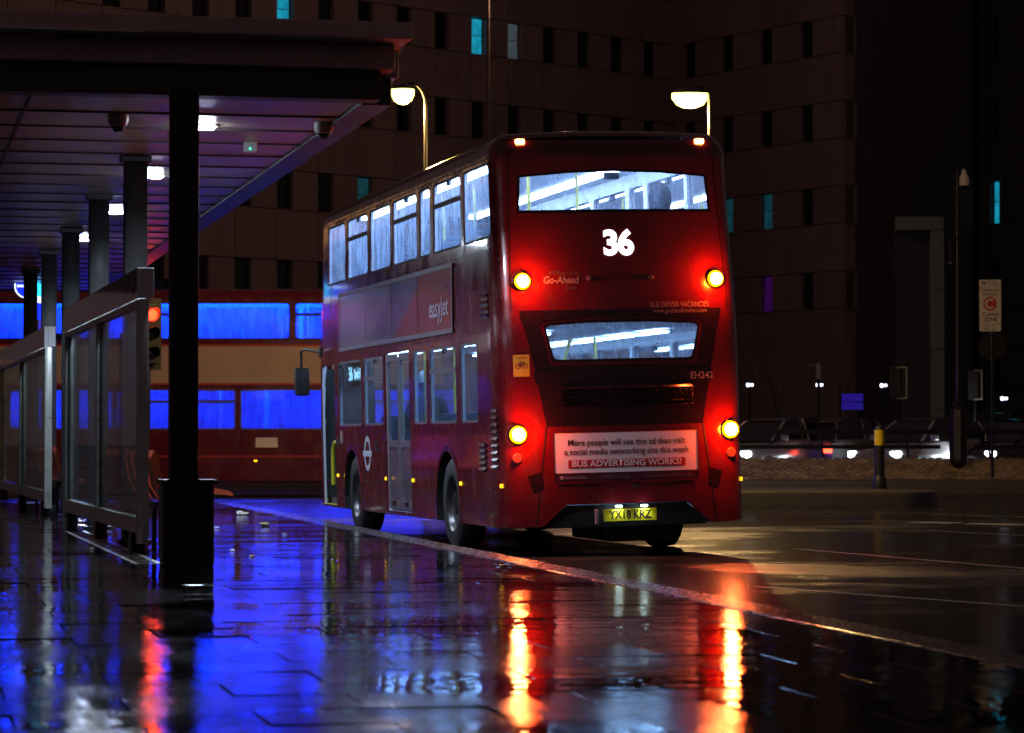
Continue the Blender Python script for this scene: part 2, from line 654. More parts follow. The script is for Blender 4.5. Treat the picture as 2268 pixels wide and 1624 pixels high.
def grow(poly, d):
    cx = sum(p[0] for p in poly) / len(poly)
    cy_ = sum(p[1] for p in poly) / len(poly)
    x0, x1 = min(p[0] for p in poly), max(p[0] for p in poly)
    y0, y1 = min(p[1] for p in poly), max(p[1] for p in poly)
    sx, sy = 1 + 2 * d / (x1 - x0), 1 + 2 * d / (y1 - y0)
    mx, my = (x0 + x1) / 2, (y0 + y1) / 2
    return [(mx + (p[0] - mx) * sx, my + (p[1] - my) * sy) for p in poly]


def sheet(mb, outline, holes, mapf, step=0.15, off=0.0, reveal=0.0, rows_u=(), rows_v=()):
    """a surface patch with holes; mapf(u, v, off) -> 3D; reveal = depth of the edge strips round the holes"""
    o = resample(outline, step)
    hs = [resample(h, step) for h in holes]
    pts, edges = [], []
    for loop in [o] + hs:
        k = len(pts)
        pts += loop
        edges += [(k + i, k + (i + 1) % len(loop)) for i in range(len(loop))]
    u0, u1 = min(p[0] for p in o), max(p[0] for p in o)
    v0, v1 = min(p[1] for p in o), max(p[1] for p in o)
    us = sorted(set([round(u0 + step * i, 4) for i in range(int((u1 - u0) / step) + 1)] + list(rows_u)))
    vv = sorted(set([round(v0 + step * i, 4) for i in range(int((v1 - v0) / step) + 1)] + list(rows_v)))
    G = np.array([(u, v) for u in us for v in vv])
    ok = inside(G, grow(outline, -0.02))
    for h in holes:
        ok &= ~inside(G, grow(h, 0.02))
    pts += [tuple(g) for g in G[ok]]
    vo, eo, fo, _, _, _ = delaunay_2d_cdt([Vector(p) for p in pts], edges, [], 0, 1e-5)
    V2 = np.array([(p.x, p.y) for p in vo])
    F = np.array([f for f in fo if len(f) == 3])
    Cn = V2[F].mean(axis=1)
    keep = inside(Cn, outline)
    for h in holes:
        keep &= ~inside(Cn, h)
    mb.add([mapf(p[0], p[1], off) for p in V2], [tuple(int(i) for i in f) for f in F[keep]])
    if reveal:
        for h in hs:
            n = len(h)
            mb.add([mapf(p[0], p[1], off) for p in h] + [mapf(p[0], p[1], off - reveal) for p in h],
                   [(i, (i + 1) % n, n + (i + 1) % n, n + i) for i in range(n)])
    return mb


def text_mesh(txt, size, bold=0.0, align='CENTER', shear=0.0, space=1.0):
    cu = bpy.data.curves.new("txt", 'FONT')
    cu.body = txt
    cu.size = size
    cu.align_x = align
    cu.align_y = 'CENTER'
    cu.offset = bold
    cu.shear = shear
    cu.space_character = space
    cu.resolution_u = 4
    o = bpy.data.objects.new("txt", cu)
    COL.objects.link(o)
    dg = bpy.context.evaluated_depsgraph_get()
    me = bpy.data.meshes.new_from_object(o.evaluated_get(dg))
    bpy.data.objects.remove(o)
    bpy.data.curves.remove(cu)
    return me


def text_on(name, txt, size, mapf, u, v, m, parent, off=0.004, bold=0.0, width=None, **kw):
    """lettering laid on a surface given by mapf(u, v, off)"""
    me = text_mesh(txt, size, bold, **kw)
    xs = [q.co.x for q in me.vertices]
    sx = 1.0
    if width and xs:
        sx = width / (max(xs) - min(xs))
    for q in me.vertices:
        q.co = Vector(mapf(u + q.co.x * sx, v + q.co.y, off))
    me.name = name
    me.materials.clear()
    me.materials.append(MATS[m])
    return link(bpy.data.objects.new(name, me), parent)


def lamp(name, parent, kind, loc, col, energy, radius=0.05, rot=None, spot=None, blend=0.6):
    d = bpy.data.lights.new(name, kind)
    d.color = col
    d.energy = energy
    d.shadow_soft_size = radius
    if kind == 'SPOT':
        d.spot_size = rad(spot or 120)
        d.spot_blend = blend
    o = bpy.data.objects.new(name, d)
    o.location = loc
    if rot:
        o.rotation_euler = rot
    COL.objects.link(o)
    o.parent = parent
    return o


# ================================================================== SETTING
KA = math.atan(0.205)                 # the kerb runs at this angle to the view
KD = Vector((-math.sin(KA), math.cos(KA), 0))       # along the kerb, away from the camera
KN = Vector((math.cos(KA), math.sin(KA), 0))        # across, to the road
K0 = Vector((1.76, 17.2, 0))          # a point on the kerb edge


def kp(along, across, z=0.0):
    return K0 + KD * along + KN * across + Vector((0, 0, z))


ROADZ = -0.13
g = MB()
g.add([(-600, -200, -0.6), (600, -200, -0.6), (600, 900, -0.6), (-600, 900, -0.6)], [(0, 1, 2, 3)])
tag(g.build('ground', 'asphalt_wet'), kind='structure')
g = MB()
N = 60
vs_, fs = [], []
g.add([(-90, -20, ROADZ), (90, -20, ROADZ), (90, 180, ROADZ), (-90, 180, ROADZ)], [(0, 1, 2, 3)])
tag(g.build('road', 'asphalt_wet'), kind='structure')

# the raised bus platform: one bed with separate wet slabs on it
PAVE_END = 32.0
pv = thing('pavement', None, None)
tag(pv, kind='structure')
b0 = MB()
P = [kp(-22, -0.30), kp(PAVE_END, -0.30), kp(PAVE_END, -26), kp(-22, -26)]
b0.add([(p.x, p.y, -0.014) for p in P] + [(p.x, p.y, -0.55) for p in P],
       [(0, 1, 2, 3), (0, 1, 5, 4), (1, 2, 6, 5), (2, 3, 7, 6), (3, 0, 4, 7)])
b0.build('bed', 'paving_wet', pv)
SL, SWD = 0.60, 0.90                    # slab length along / width across
slab_b = MB()
slab_b.box(-SWD / 2 + .004, SWD / 2 - .004, -SL / 2 + .004, SL / 2 - .004, -0.012, 0, bev=0.003)
slab_me = slab_b.mesh('slab', 'paving_wet')
slab_h = MB()
slab_h.box(-SWD / 4 + .004, SWD / 4 - .004, -SL / 2 + .004, SL / 2 - .004, -0.012, 0, bev=0.003)
slab_hme = slab_h.mesh('slab', 'paving_wet')
cells = []
for i in range(-16, 54):
    for j in range(-1 if i % 2 else 0, 24):
        c = kp((i + .5) * SL, -0.31 - (j + .5) * SWD - (0.45 if i % 2 else 0))
        if j < 0:
            c = kp((i + .5) * SL, -0.31 - .225)
        if c.y < 9.5:
            continue
        half = 0.19 * c.y + 0.8
        if abs(c.x) > half + 4.5:
            continue
        if (i + 1) * SL > PAVE_END:
            continue
        cells.append((c.y + (1000 if abs(c.x) > half else 0), c, j < 0))
cells.sort(key=lambda t: t[0])
far = MB()
for k, (yy, c, hf) in enumerate(cells):
    tx, ty = random.gauss(0, 0.0032), random.gauss(0, 0.0030)
    dz = random.uniform(-0.0012, 0.0012)
    if k < 300:
        o = bpy.data.objects.new('slab', slab_hme if hf else slab_me)
        o.location = (c.x, c.y, dz)
        o.rotation_euler = (tx, ty, KA)
        link(o, pv)
    else:
        M = Matrix.Translation((c.x, c.y, dz)) @ Matrix.Rotation(KA, 4, 'Z') @ Matrix.Rotation(tx, 4, 'X') @ Matrix.Rotation(ty, 4, 'Y')
        sw_ = SWD / 2 if hf else SWD
        far.box(-sw_ / 2 + .004, sw_ / 2 - .004, -SL / 2 + .004, SL / 2 - .004, -0.012, 0, M)
tag(far.build('far_slabs', 'paving_wet', pv), kind='stuff')

kb = thing('kerb', None, None)
tag(kb, kind='structure')
ks = MB()
ks.box(-0.146, 0.146, -0.452, 0.452, -0.30, 0.004, bev=0.012)
ks_me = ks.mesh('kerb_stone', 'granite')
for i in range(-12, 35):
    if (i + 1) * .915 > PAVE_END:
        break
    p = kp((i + .5) * 0.915, -0.15)
    o = bpy.data.objects.new('kerb_stone', ks_me)
    o.location = (p.x, p.y, random.uniform(-.002, .002))
    o.rotation_euler = (0, random.gauss(0, .004), KA + random.gauss(0, .001))
    link(o, kb)
for j in range(28):                    # the end of the platform
    p = kp(PAVE_END + 0.14, -0.47 - j * 0.915)
    o = bpy.data.objects.new('kerb_stone', ks_me)
    o.location = (p.x, p.y, random.uniform(-.002, .002))
    o.rotation_euler = (0, 0, KA + PI / 2)
    link(o, kb)

# painted road markings
rm = MB()


def quad_line(p, q, wd, z):
    p, q = Vector(p), Vector(q)
    d = (q - p).normalized()
    s_ = Vector((-d.y, d.x, 0)) * wd / 2
    return [(p + s_).to_tuple()[:2] + (z,), (q + s_).to_tuple()[:2] + (z,), (q - s_).to_tuple()[:2] + (z,), (p - s_).to_tuple()[:2] + (z,)]


def groundpt(x, y, z=ROADZ):
    Y = FPX * (CAMZ - z) / (y - HOR)
    return at(x, y, Y)


for (xa, ya, xb, yb) in ((2024, 1157, 2117, 1159), (2150, 1160, 2275, 1163), (2330, 1166, 2450, 1170)):
    rm.add(quad_line(groundpt(xa, ya), groundpt(xb, yb), 0.5, ROADZ + .004), [(0, 1, 2, 3)])
for (xa, ya, xb, yb) in ((2024, 1174, 2300, 1188), (1760, 1216, 2300, 1262), (1680, 1300, 2290, 1345), (2060, 1140, 2300, 1146)):
    rm.add(quad_line(groundpt(xa, ya), groundpt(xb, yb), 0.06, ROADZ + .004), [(0, 1, 2, 3)])
tag(rm.build('road_marking', 'white_paint'), kind='structure')
ym = MB()
for dy in (0.0, 0.25):
    ym.add(quad_line((-30, 57.2 + dy, 0), (3, 57.2 + dy, 0), 0.10, ROADZ + .004), [(0, 1, 2, 3)])
tag(ym.build('road_marking', 'yellow_paint'), kind='structure')

# ================================================================== BUSES
BW, BL, BZ, BR = 1.26, 10.9, 4.22, 0.22


def smooth01(t):
    t = max(0.0, min(1.0, t))
    return t * t * (3 - 2 * t)


def shape(x, y, z, off):
    """point on the sharp box -> point on the rounded, raked body"""
    cx = max(-BW + BR, min(BW - BR, x))
    cy_ = max(BR, min(BL - BR, y))
    cz = min(z, BZ - BR)
    d = Vector((x - cx, y - cy_, z - cz))
    if d.length > 1e-6:
        p = Vector((cx, cy_, cz)) + d.normalized() * (BR + off)
    else:
        p = Vector((x, y, z))
    hz = smooth01((p.z - 1.9) / 2.3)
    q = p.x / BW
    p.x *= 1 - 0.022 * hz
    wr = max(0.0, 1 - p.y / 3.0) ** 2
    p.y += wr * (0.24 * hz - 0.09 * (1 - q * q))
    wf = max(0.0, (p.y - (BL - 2.2)) / 2.2) ** 2
    p.y -= wf * (0.45 * smooth01((p.z - 1.3) / 3.0) + 0.22 * q * q)
    return p


def mside(s):
    return lambda u, v, off=0.0: shape(s * BW, u, v, off)


def mrear(u, v, off=0.0):
    return shape(u, 0.0, v, off)


def mfront(u, v, off=0.0):
    return shape(u, BL, v, off)


def mroof(u, v, off=0.0):
    p = shape(u, v, BZ, off)
    p.z += 0.035 * (1 - (u / BW) ** 2)
    return p


def arch(t, r=0.60, z0=0.32, zc=0.47):
    a0 = math.asin((z0 - zc) / r)
    n = 14
    return [(t + r * math.cos(a0 + (PI - 2 * a0) * k / n), zc + r * math.sin(a0 + (PI - 2 * a0) * k / n)) for k in range(n + 1)]


def outline_side(arches):
    pts = [(BL, 0.32), (BL, BZ), (0.0, BZ), (0.0, 0.32)]
    for t in sorted(arches):
        a = arch(t)
        pts += list(reversed(a))
    return pts


UPW_STD = [(.15, 1.48), (1.6, 3.05), (3.2, 3.8), (3.95, 5.35), (5.5, 6.8), (6.95, 8.35), (8.5, 9.98)]


def make_bus(name, label, near, M):
    root = thing(name, label, 'bus')
    wheels_t = (2.5, 8.2)
    uz0, uz1 = 3.19, 3.95
    # ---- which openings on which side
    UPW = M.get('upw', UPW_STD)
    left_low = [(.95, 1.78), (1.98, 3.35), (3.52, 4.26)]
    left_doors = [(4.48, 5.96, .36, 2.20), (9.42, 10.66, .34, 2.16)]
    left_low2 = [(6.06, 7.34), (7.5, 9.12)]
    right_low = M.get('rlow') or [(1.0, 2.3), (2.42, 3.9), (4.02, 5.5), (5.62, 7.1), (7.22, 8.6), (8.75, 10.3)]
    gl = M['glass']
    glow = M['lglass']
    for s in (-1, 1):
        mp = mside(s)
        holes = [rrect(a, b, uz0, uz1, .07) for a, b in UPW]
        low = (left_low + left_low2) if s < 0 else right_low
        holes += [rrect(a, b, 1.36, 2.18, .06) for a, b in low]
        if s < 0:
            holes += [rrect(a, b, c, d, .03) for a, b, c, d in left_doors]
        ru = [.03, .07, .12, .17, BL - .03, BL - .07, BL - .12]
        rv = [BZ - .03, BZ - .07, BZ - .12, BZ - .17]
        sd = sheet(MB(), outline_side(wheels_t), holes, mp, 0.16, 0.0, 0.02, ru, rv)
        sd.build('body_side', M['body'], root, True)
        sheet(MB(), outline_side(wheels_t), holes, mp, 0.4, -0.055, -0.033).build('inner_lining', M['liner'], root, True)
        for wi, h in enumerate(holes[:len(UPW) + len(low)]):
            up = wi < len(UPW)
            gk = MB()
            sheet(gk, grow(h, .012), [grow(h, -.028)], mp, 0.3, -0.004)
            gk.build('window_seal', 'rubber' if up else 'trim_grey', root)
            pane = sheet(MB(), grow(h, -.02), [], mp, 0.3, -0.018).build('window', gl if up else glow, root)
            a = min(p[0] for p in h)
            b_ = max(p[0] for p in h)
            hopper = (up and wi in (1, 3, 5)) or (not up and s < 0 and wi - len(UPW) in (1, 3)) or (not up and s > 0 and wi % 2 == 0)
            if hopper:
                zz = 3.70 if up else 1.93
                bar = sheet(MB(), [(a + .01, zz - .028), (b_ - .01, zz - .028), (b_ - .01, zz + .028), (a + .01, zz + .028)], [], mp, .3, -.001, 0)
                bar.build('hopper_bar', 'rubber' if up else 'trim_grey', pane)
                cz = (3.92 if up else 2.14)
                ct = MB()
                c0 = mp((a + b_) / 2, cz, -.03)
                ct.box(c0.x - .02, c0.x + .02, c0.y - .06, c0.y + .06, c0.z - .035, c0.z + .02, bev=.008)
                ct.build('catch', 'rubber', pane)
        # waist and cornice mouldings
        for zz in (3.09, 2.27, 4.0):
            mo = MB()
            sheet(mo, [(.2, zz - .012), (BL - .9, zz - .012), (BL - .9, zz + .012), (.2, zz + .012)], [], mp, .3, .008)
            mo.build('moulding', M['body'], root)
        # panel gaps on the skirt
        for t in (0.95, 1.75, 3.3, 4.40, 6.05, 7.4, 9.3):
            if t in (1.75, 3.3):
                continue
            pg = sheet(MB(), [(t - .006, .33), (t + .006, .33), (t + .006, 1.30), (t - .006, 1.30)], [], mp, .3, .0015)
            pg.build('panel_gap', 'rubber', root)
        # wheels
        for t in wheels_t:
            wl_ = thing_part('wheel', root, (s * 1.08, t, 0.485 - s * -1 * 0.0))
            # keep the tyres on the road while the body leans
            wl_.location.z = 0.485 - (s * 0.028 if near else 0.0)
            Mx = Matrix.Rotation(PI / 2, 4, 'Y')
            ty = MB()
            ty.lathe([(.30, -.14), (.44, -.145), (.475, -.12), (.485, -.06), (.485, .06), (.475, .12), (.44, .145), (.30, .14)], 36, Mx, False)
            ty.build('tyre', 'tyre', wl_, True)
            rmb = MB()
            sg = s
            rmb.lathe([(.305, .10 * sg), (.30, .14 * sg), (.285, .13 * sg), (.24, .02 * sg), (.14, .03 * sg), (.12, .11 * sg), (.05, .12 * sg), (.001, .12 * sg)], 28, Mx, False)
            rmb.build('rim', 'alloy', wl_, True)
            nb = MB()
            for k in range(10):
                a = 2 * PI * k / 10
                nb.box(.04 * 0 + (.03 if sg > 0 else -.06), (.06 if sg > 0 else -.03), .19 * math.cos(a) - .015, .19 * math.cos(a) + .015, .19 * math.sin(a) - .015, .19 * math.sin(a) + .015)
            nb.build('wheel_nuts', 'alloy', wl_)
            wa = MB()
            prof = arch(t, .60)
            n = len(prof)
            wa.add([mp(u, v, 0.0) for u, v in prof] + [mp(u, v, -.42) for u, v in prof], [(i, i + 1, n + i + 1, n + i) for i in range(n - 1)])
            wa.add([mp(u, v, -.42) for u, v in prof] + [mp(t, .47, -.42)], [(i, i + 1, n) for i in range(n - 1)])
            wa.build('wheel_arch', 'rubber', root)
            wr_ = MB()
            out = arch(t, .66)
            wr_.add([mp(u, v, 0.012) for u, v in prof] + [mp(u, v, 0.006) for u, v in out], [(i, i + 1, n + i + 1, n + i) for i in range(n - 1)])
            wr_.build('arch_lip', M['body'], root)
        # amber side reflectors, their returned light given as emission
        for t in (.10, 1.86, 4.38, 6.0, 9.3):
            c = mp(t, .73, .0)
            am = MB()
            am.box(c.x - .012, c.x + .012, c.y - .035, c.y + .035, c.z - .02, c.z + .02, bev=.006)
            am.build('side_marker', 'amber', root)
    # ---- rear
    uw = [(-1.02, 3.42), (1.02, 3.42), (1.0, 3.80), (.5, 3.845), (0, 3.86), (-.5, 3.845), (-1.0, 3.80)]
    lw = [(-.735, 1.95), (-.70, 1.93), (.70, 1.93), (.735, 1.95), (.81, 2.29), (.78, 2.32), (.4, 2.345), (0, 2.35), (-.4, 2.345), (-.78, 2.32), (-.81, 2.29)]
    ro = [(-BW, .32), (-.86, .32), (-.62, .53), (.62, .53), (.86, .32), (BW, .32), (BW, BZ), (-BW, BZ)]
    cu_ = [.03, .07, .12, .17]
    ru = [-BW + c for c in cu_] + [BW - c for c in cu_]
    rv = [BZ - c for c in cu_]
    sheet(MB(), ro, [uw, lw], mrear, .14, 0, .02, ru, rv).build('rear_panel', M['body'], root, True)
    sheet(MB(), ro, [uw, lw], mrear, .3, -.055, -.033).build('inner_lining', M['liner'], root, True)
    for h, nm in ((uw, 'rear_window'), (lw, 'rear_window')):
        sheet(MB(), grow(h, .03), [grow(h, -.03)], mrear, .2, -.003).build('window_seal', 'bus_black', root)
        sheet(MB(), grow(h, -.025), [], mrear, .2, -.016).build(nm, M['rglass'], root)
    # dark centre panel round the lower window, engine lid and louvres
    vp = [(-1.04, 2.45), (-.97, 2.2), (-.80, 1.30), (.80, 1.30), (.97, 2.2), (1.04, 2.45)]
    sheet(MB(), vp, [grow(lw, .028)], mrear, .14, .006).build('engine_cover', 'bus_black', root, True)
    gp = [(-.98, 3.92), (-1.06, 3.36), (-1.06, 2.50), (1.06, 2.50), (1.06, 3.36), (.98, 3.92)]
    for k in range(5):
        z = 1.69 - .043 * k
        lv = MB()
        for x0, x1 in ((-.66, -.13), (-.09, .33), (.37, .70)):
            for (a, b_) in ((x0, x1),):
                p0, p1 = mrear(a, z, .008), mrear(b_, z, .008)
                p2, p3 = mrear(b_, z - .022, .03), mrear(a, z - .022, .03)
                p4, p5 = mrear(b_, z - .026, .008), mrear(a, z - .026, .008)
                lv.add([p0, p1, p2, p3, p4, p5], [(0, 1, 2, 3), (3, 2, 4, 5)])
        lv.build('louvre', 'bus_black', root)
    sh = sheet(MB(), [(-.9, 1.72), (.9, 1.72), (.92, 1.84), (-.92, 1.84)], [], mrear, .2, .011)
    sh.build('cover_band', 'bus_black', root)
    # lamps
    for s in (-1, 1):
        for (x, z, r, big) in ((1.0, 2.74, .066, 1), (1.09, 1.23, .070, 1)):
            c = mrear(s * x, z, 0)
            lp = thing_part('tail_lamp', root, c)
            A = X90()
            hb = MB()
            hb.lathe([(r * 1.45, -.01), (r * 1.45, .018), (r * 1.3, .03), (r * 1.02, .03)], 24, A, False)
            hb.build('bezel', 'bus_black', lp, True)
            ring = MB()
            ring.lathe([(r * 1.3, .012), (r * 1.22, .045), (r * .92, .06), (r * .9, .05)], 24, A, False)
            ring.build('lens_ring', M['tring'], lp, True)
            core = MB()
            core.lathe([(r * .95, .03), (r * .9, .062), (r * .5, .078), (.001, .082)], 24, A, False)
            core.build('lens', M['tcore'], lp, True)
            if near:
                lamp('lamp_light', lp, 'POINT', (0, -.12, 0), (1.0, .075, .004), 42.0 if z < 2 else 38.0, .05)
        c = mrear(s * 1.10, 1.0, 0)
        rf = MB()
        rf.lathe([(.05, 0), (.05, .014), (.045, .018), (.001, .018)], 20, Matrix.Translation(c) @ X90())
        rf.build('reflector', 'reflector', root, True)
        c = mrear(s * .95, 4.17, 0)
        rf = MB()
        rf.box(c.x - .045, c.x + .045, c.y - .035, c.y + .03, c.z - .022, c.z + .03, bev=.012)
        rf.build('roof_marker', M['mcore'], root, True)
        # bumper corner creases and dark intake
        ic = sheet(MB(), [(s * .86, .86), (s * 1.0, .82), (s * .95, .66), (s * .85, .70)], [], mrear, .2, .004)
        ic.build('bumper_recess', 'bus_black', root)
        cr = sheet(MB(), [(s * .80, 1.30), (s * .812, 1.30), (s * .93, .34), (s * .92, .34)], [], mrear, .2, .003)
        cr.build('panel_gap', 'rubber', root)
        cr = sheet(MB(), [(s * 1.075, 4.0), (s * 1.085, 4.0), (s * 1.125, 2.45), (s * 1.115, 2.45)], [], mrear, .2, .003)
        cr.build('panel_gap', 'rubber', root)
        c = mrear(s * .32, 2.76, 0)
        bo = MB()
        bo.lathe([(.028, 0), (.026, .02), (.012, .028), (.001, .028)], 14, Matrix.Translation(c) @ X90())
        bo.build('cap', 'trim_grey', root, True)
    # bumper and underside
    vb = MB()
    vb.prism([(-.86, .33), (-.61, .52), (.61, .52), (.86, .33), (.8, .30), (-.8, .30)], 0.02, .14, lambda u, v, d: Vector((u, d - .05, v)))
    vb.build('valance', 'rubber', root)
    en = MB()
    en.box(-.16, .58, .1, 1.6, .14, .34, bev=.05)
    en.build('sump', 'rubber', root)
    for z0, z1, y0, y1 in ((.30, .42, .3, BL - .5),):
        fl = MB()
        fl.box(-1.16, 1.16, y0, y1, z0, z1)
        fl.build('lower_floor', 'deck_floor', root)
    dk = MB()
    dk.box(-1.19, 1.19, .28, BL - 1.0, 2.27, 2.36)
    dk.build('upper_floor', 'liner', root)
    cl = MB()
    cl.box(-1.1, 1.1, .35, BL - 1.0, 4.09, 4.12)
    cl.build('ceiling', M['liner'], root)
    # ---- front
    fu = rrect(-1.08, 1.08, 3.0, 3.9, .12)
    flw = rrect(-1.1, 1.1, 1.15, 2.3, .12)
    fo_ = [(-BW, .32), (BW, .32), (BW, BZ), (-BW, BZ)]
    sheet(MB(), fo_, [fu, flw], mfront, .16, 0, .05, ru, rv).build('front_panel', M['body'], root, True)
    for h in (fu, flw):
        sheet(MB(), grow(h, -.02), [], mfront, .25, -.016).build('windscreen', M['lglass'], root, True)
    rf_o = [(-BW, 0), (BW, 0), (BW, BL), (-BW, BL)]
    sheet(MB(), rf_o, [], mroof, .2, 0, 0, ru, [.03, .07, .12, .17, BL - .03, BL - .07, BL - .12]).build('roof', M['body'], root, True)
    # ---- interior lights, seats, poles
    for s in (-1, 1):
        for k in range(8):
            st = MB()
            y0 = .55 + k * 1.16
            st.box(s * .72 - .06, s * .72 + .06, y0, y0 + 1.10, 4.055, 4.08)
            st.build('ceiling_light', M['strip'], root)
        for k in range(7):
            st = MB()
            y0 = .6 + k * 1.3
            st.box(s * .62 - .05, s * .62 + .05, y0, y0 + .95, 2.225, 2.25)
            st.build('ceiling_light', M['strip_low'], root)
    seat = MB()
    seat.box(-.40, .40, -.02, .42, .40, .50, bev=.03)
    seat.box(-.40, .40, -.08, .02, .42, 1.02, bev=.03)
    seat_me = seat.mesh('seat', 'seat_cloth', True)
    for s in (-1, 1):
        for k in range(9):
            o = bpy.data.objects.new('seat', seat_me)
            o.location = (s * .76, .75 + .98 * k, 2.36)
            link(o, root)
        for k in range(6):
            if s < 0 and k in (3, 4):
                continue
            o = bpy.data.objects.new('seat', seat_me)
            o.location = (s * .76, 1.0 + 1.15 * k, .45)
            link(o, root)
    for (x, y, z0, z1) in ((-.42, 2.0, 2.36, 4.08), (.42, 3.2, 2.36, 4.08), (-.42, 4.6, 2.36, 4.08), (-.40, 6.4, 2.36, 4.08), (.42, 7.0, 2.36, 4.08),
                           (-.42, 1.7, .42, 2.25), (.42, 2.6, .42, 2.25), (-.75, 4.4, .42, 2.25), (-.75, 6.05, .42, 2.25), (.42, 5.2, .42, 2.25)):
        pl = MB()
        pl.tube([(x, y, z0), (x, y, z1)], .018, 8)
        pl.build('grab_pole', 'yellow_rail', root, True)
    for (x, y, dx) in ((-.44, 1.2, .12), (-.2, 1.6, .14), (-.5, 1.3, .1)):
        pass
    for x in (-.46, -.22):               # sloping rails seen through the lower rear window
        pl = MB()
        pl.tube([(x - .16, 1.2, 1.5), (x - .05, 1.3, 1.95), (x + .09, 1.5, 2.22)], .02, 8)
        pl.build('grab_pole', 'yellow_rail', root, True)
    if near:
        near_bus_details(root, M)
    else:
        mp = mside(1)
        band = sheet(MB(), [(.3, 2.30), (BL - 1.0, 2.30), (BL - 1.0, 3.06), (.3, 3.06)], [], mp, .3, .012)
        band.build('advert_board', 'cream', root)
        for zz in (2.285, 3.075):
            fr = sheet(MB(), [(.28, zz - .02), (BL - .95, zz - .02), (BL - .95, zz + .02), (.28, zz + .02)], [], mp, .3, .02)
            fr.build('advert_frame', 'ad_red', root)
        rt = sheet(MB(), [(.3, .80), (BL - 1.2, .80), (BL - 1.2, .84), (.3, .84)], [], mp, .3, .01)
        rt.build('skirt_stripe', 'ad_red', root)
        wp = sheet(MB(), rrect(6.0, 6.45, 1.0, 1.2, .02), [], mp, .3, .01)
        wp.build('notice_panel', 'ad_white', root)
    return root


def thing_part(name, parent, loc):
    """an Empty part that carries sub-parts"""
    o = bpy.data.objects.new(name, None)
    o.empty_display_size = .05
    o.location = loc
    return link(o, parent)


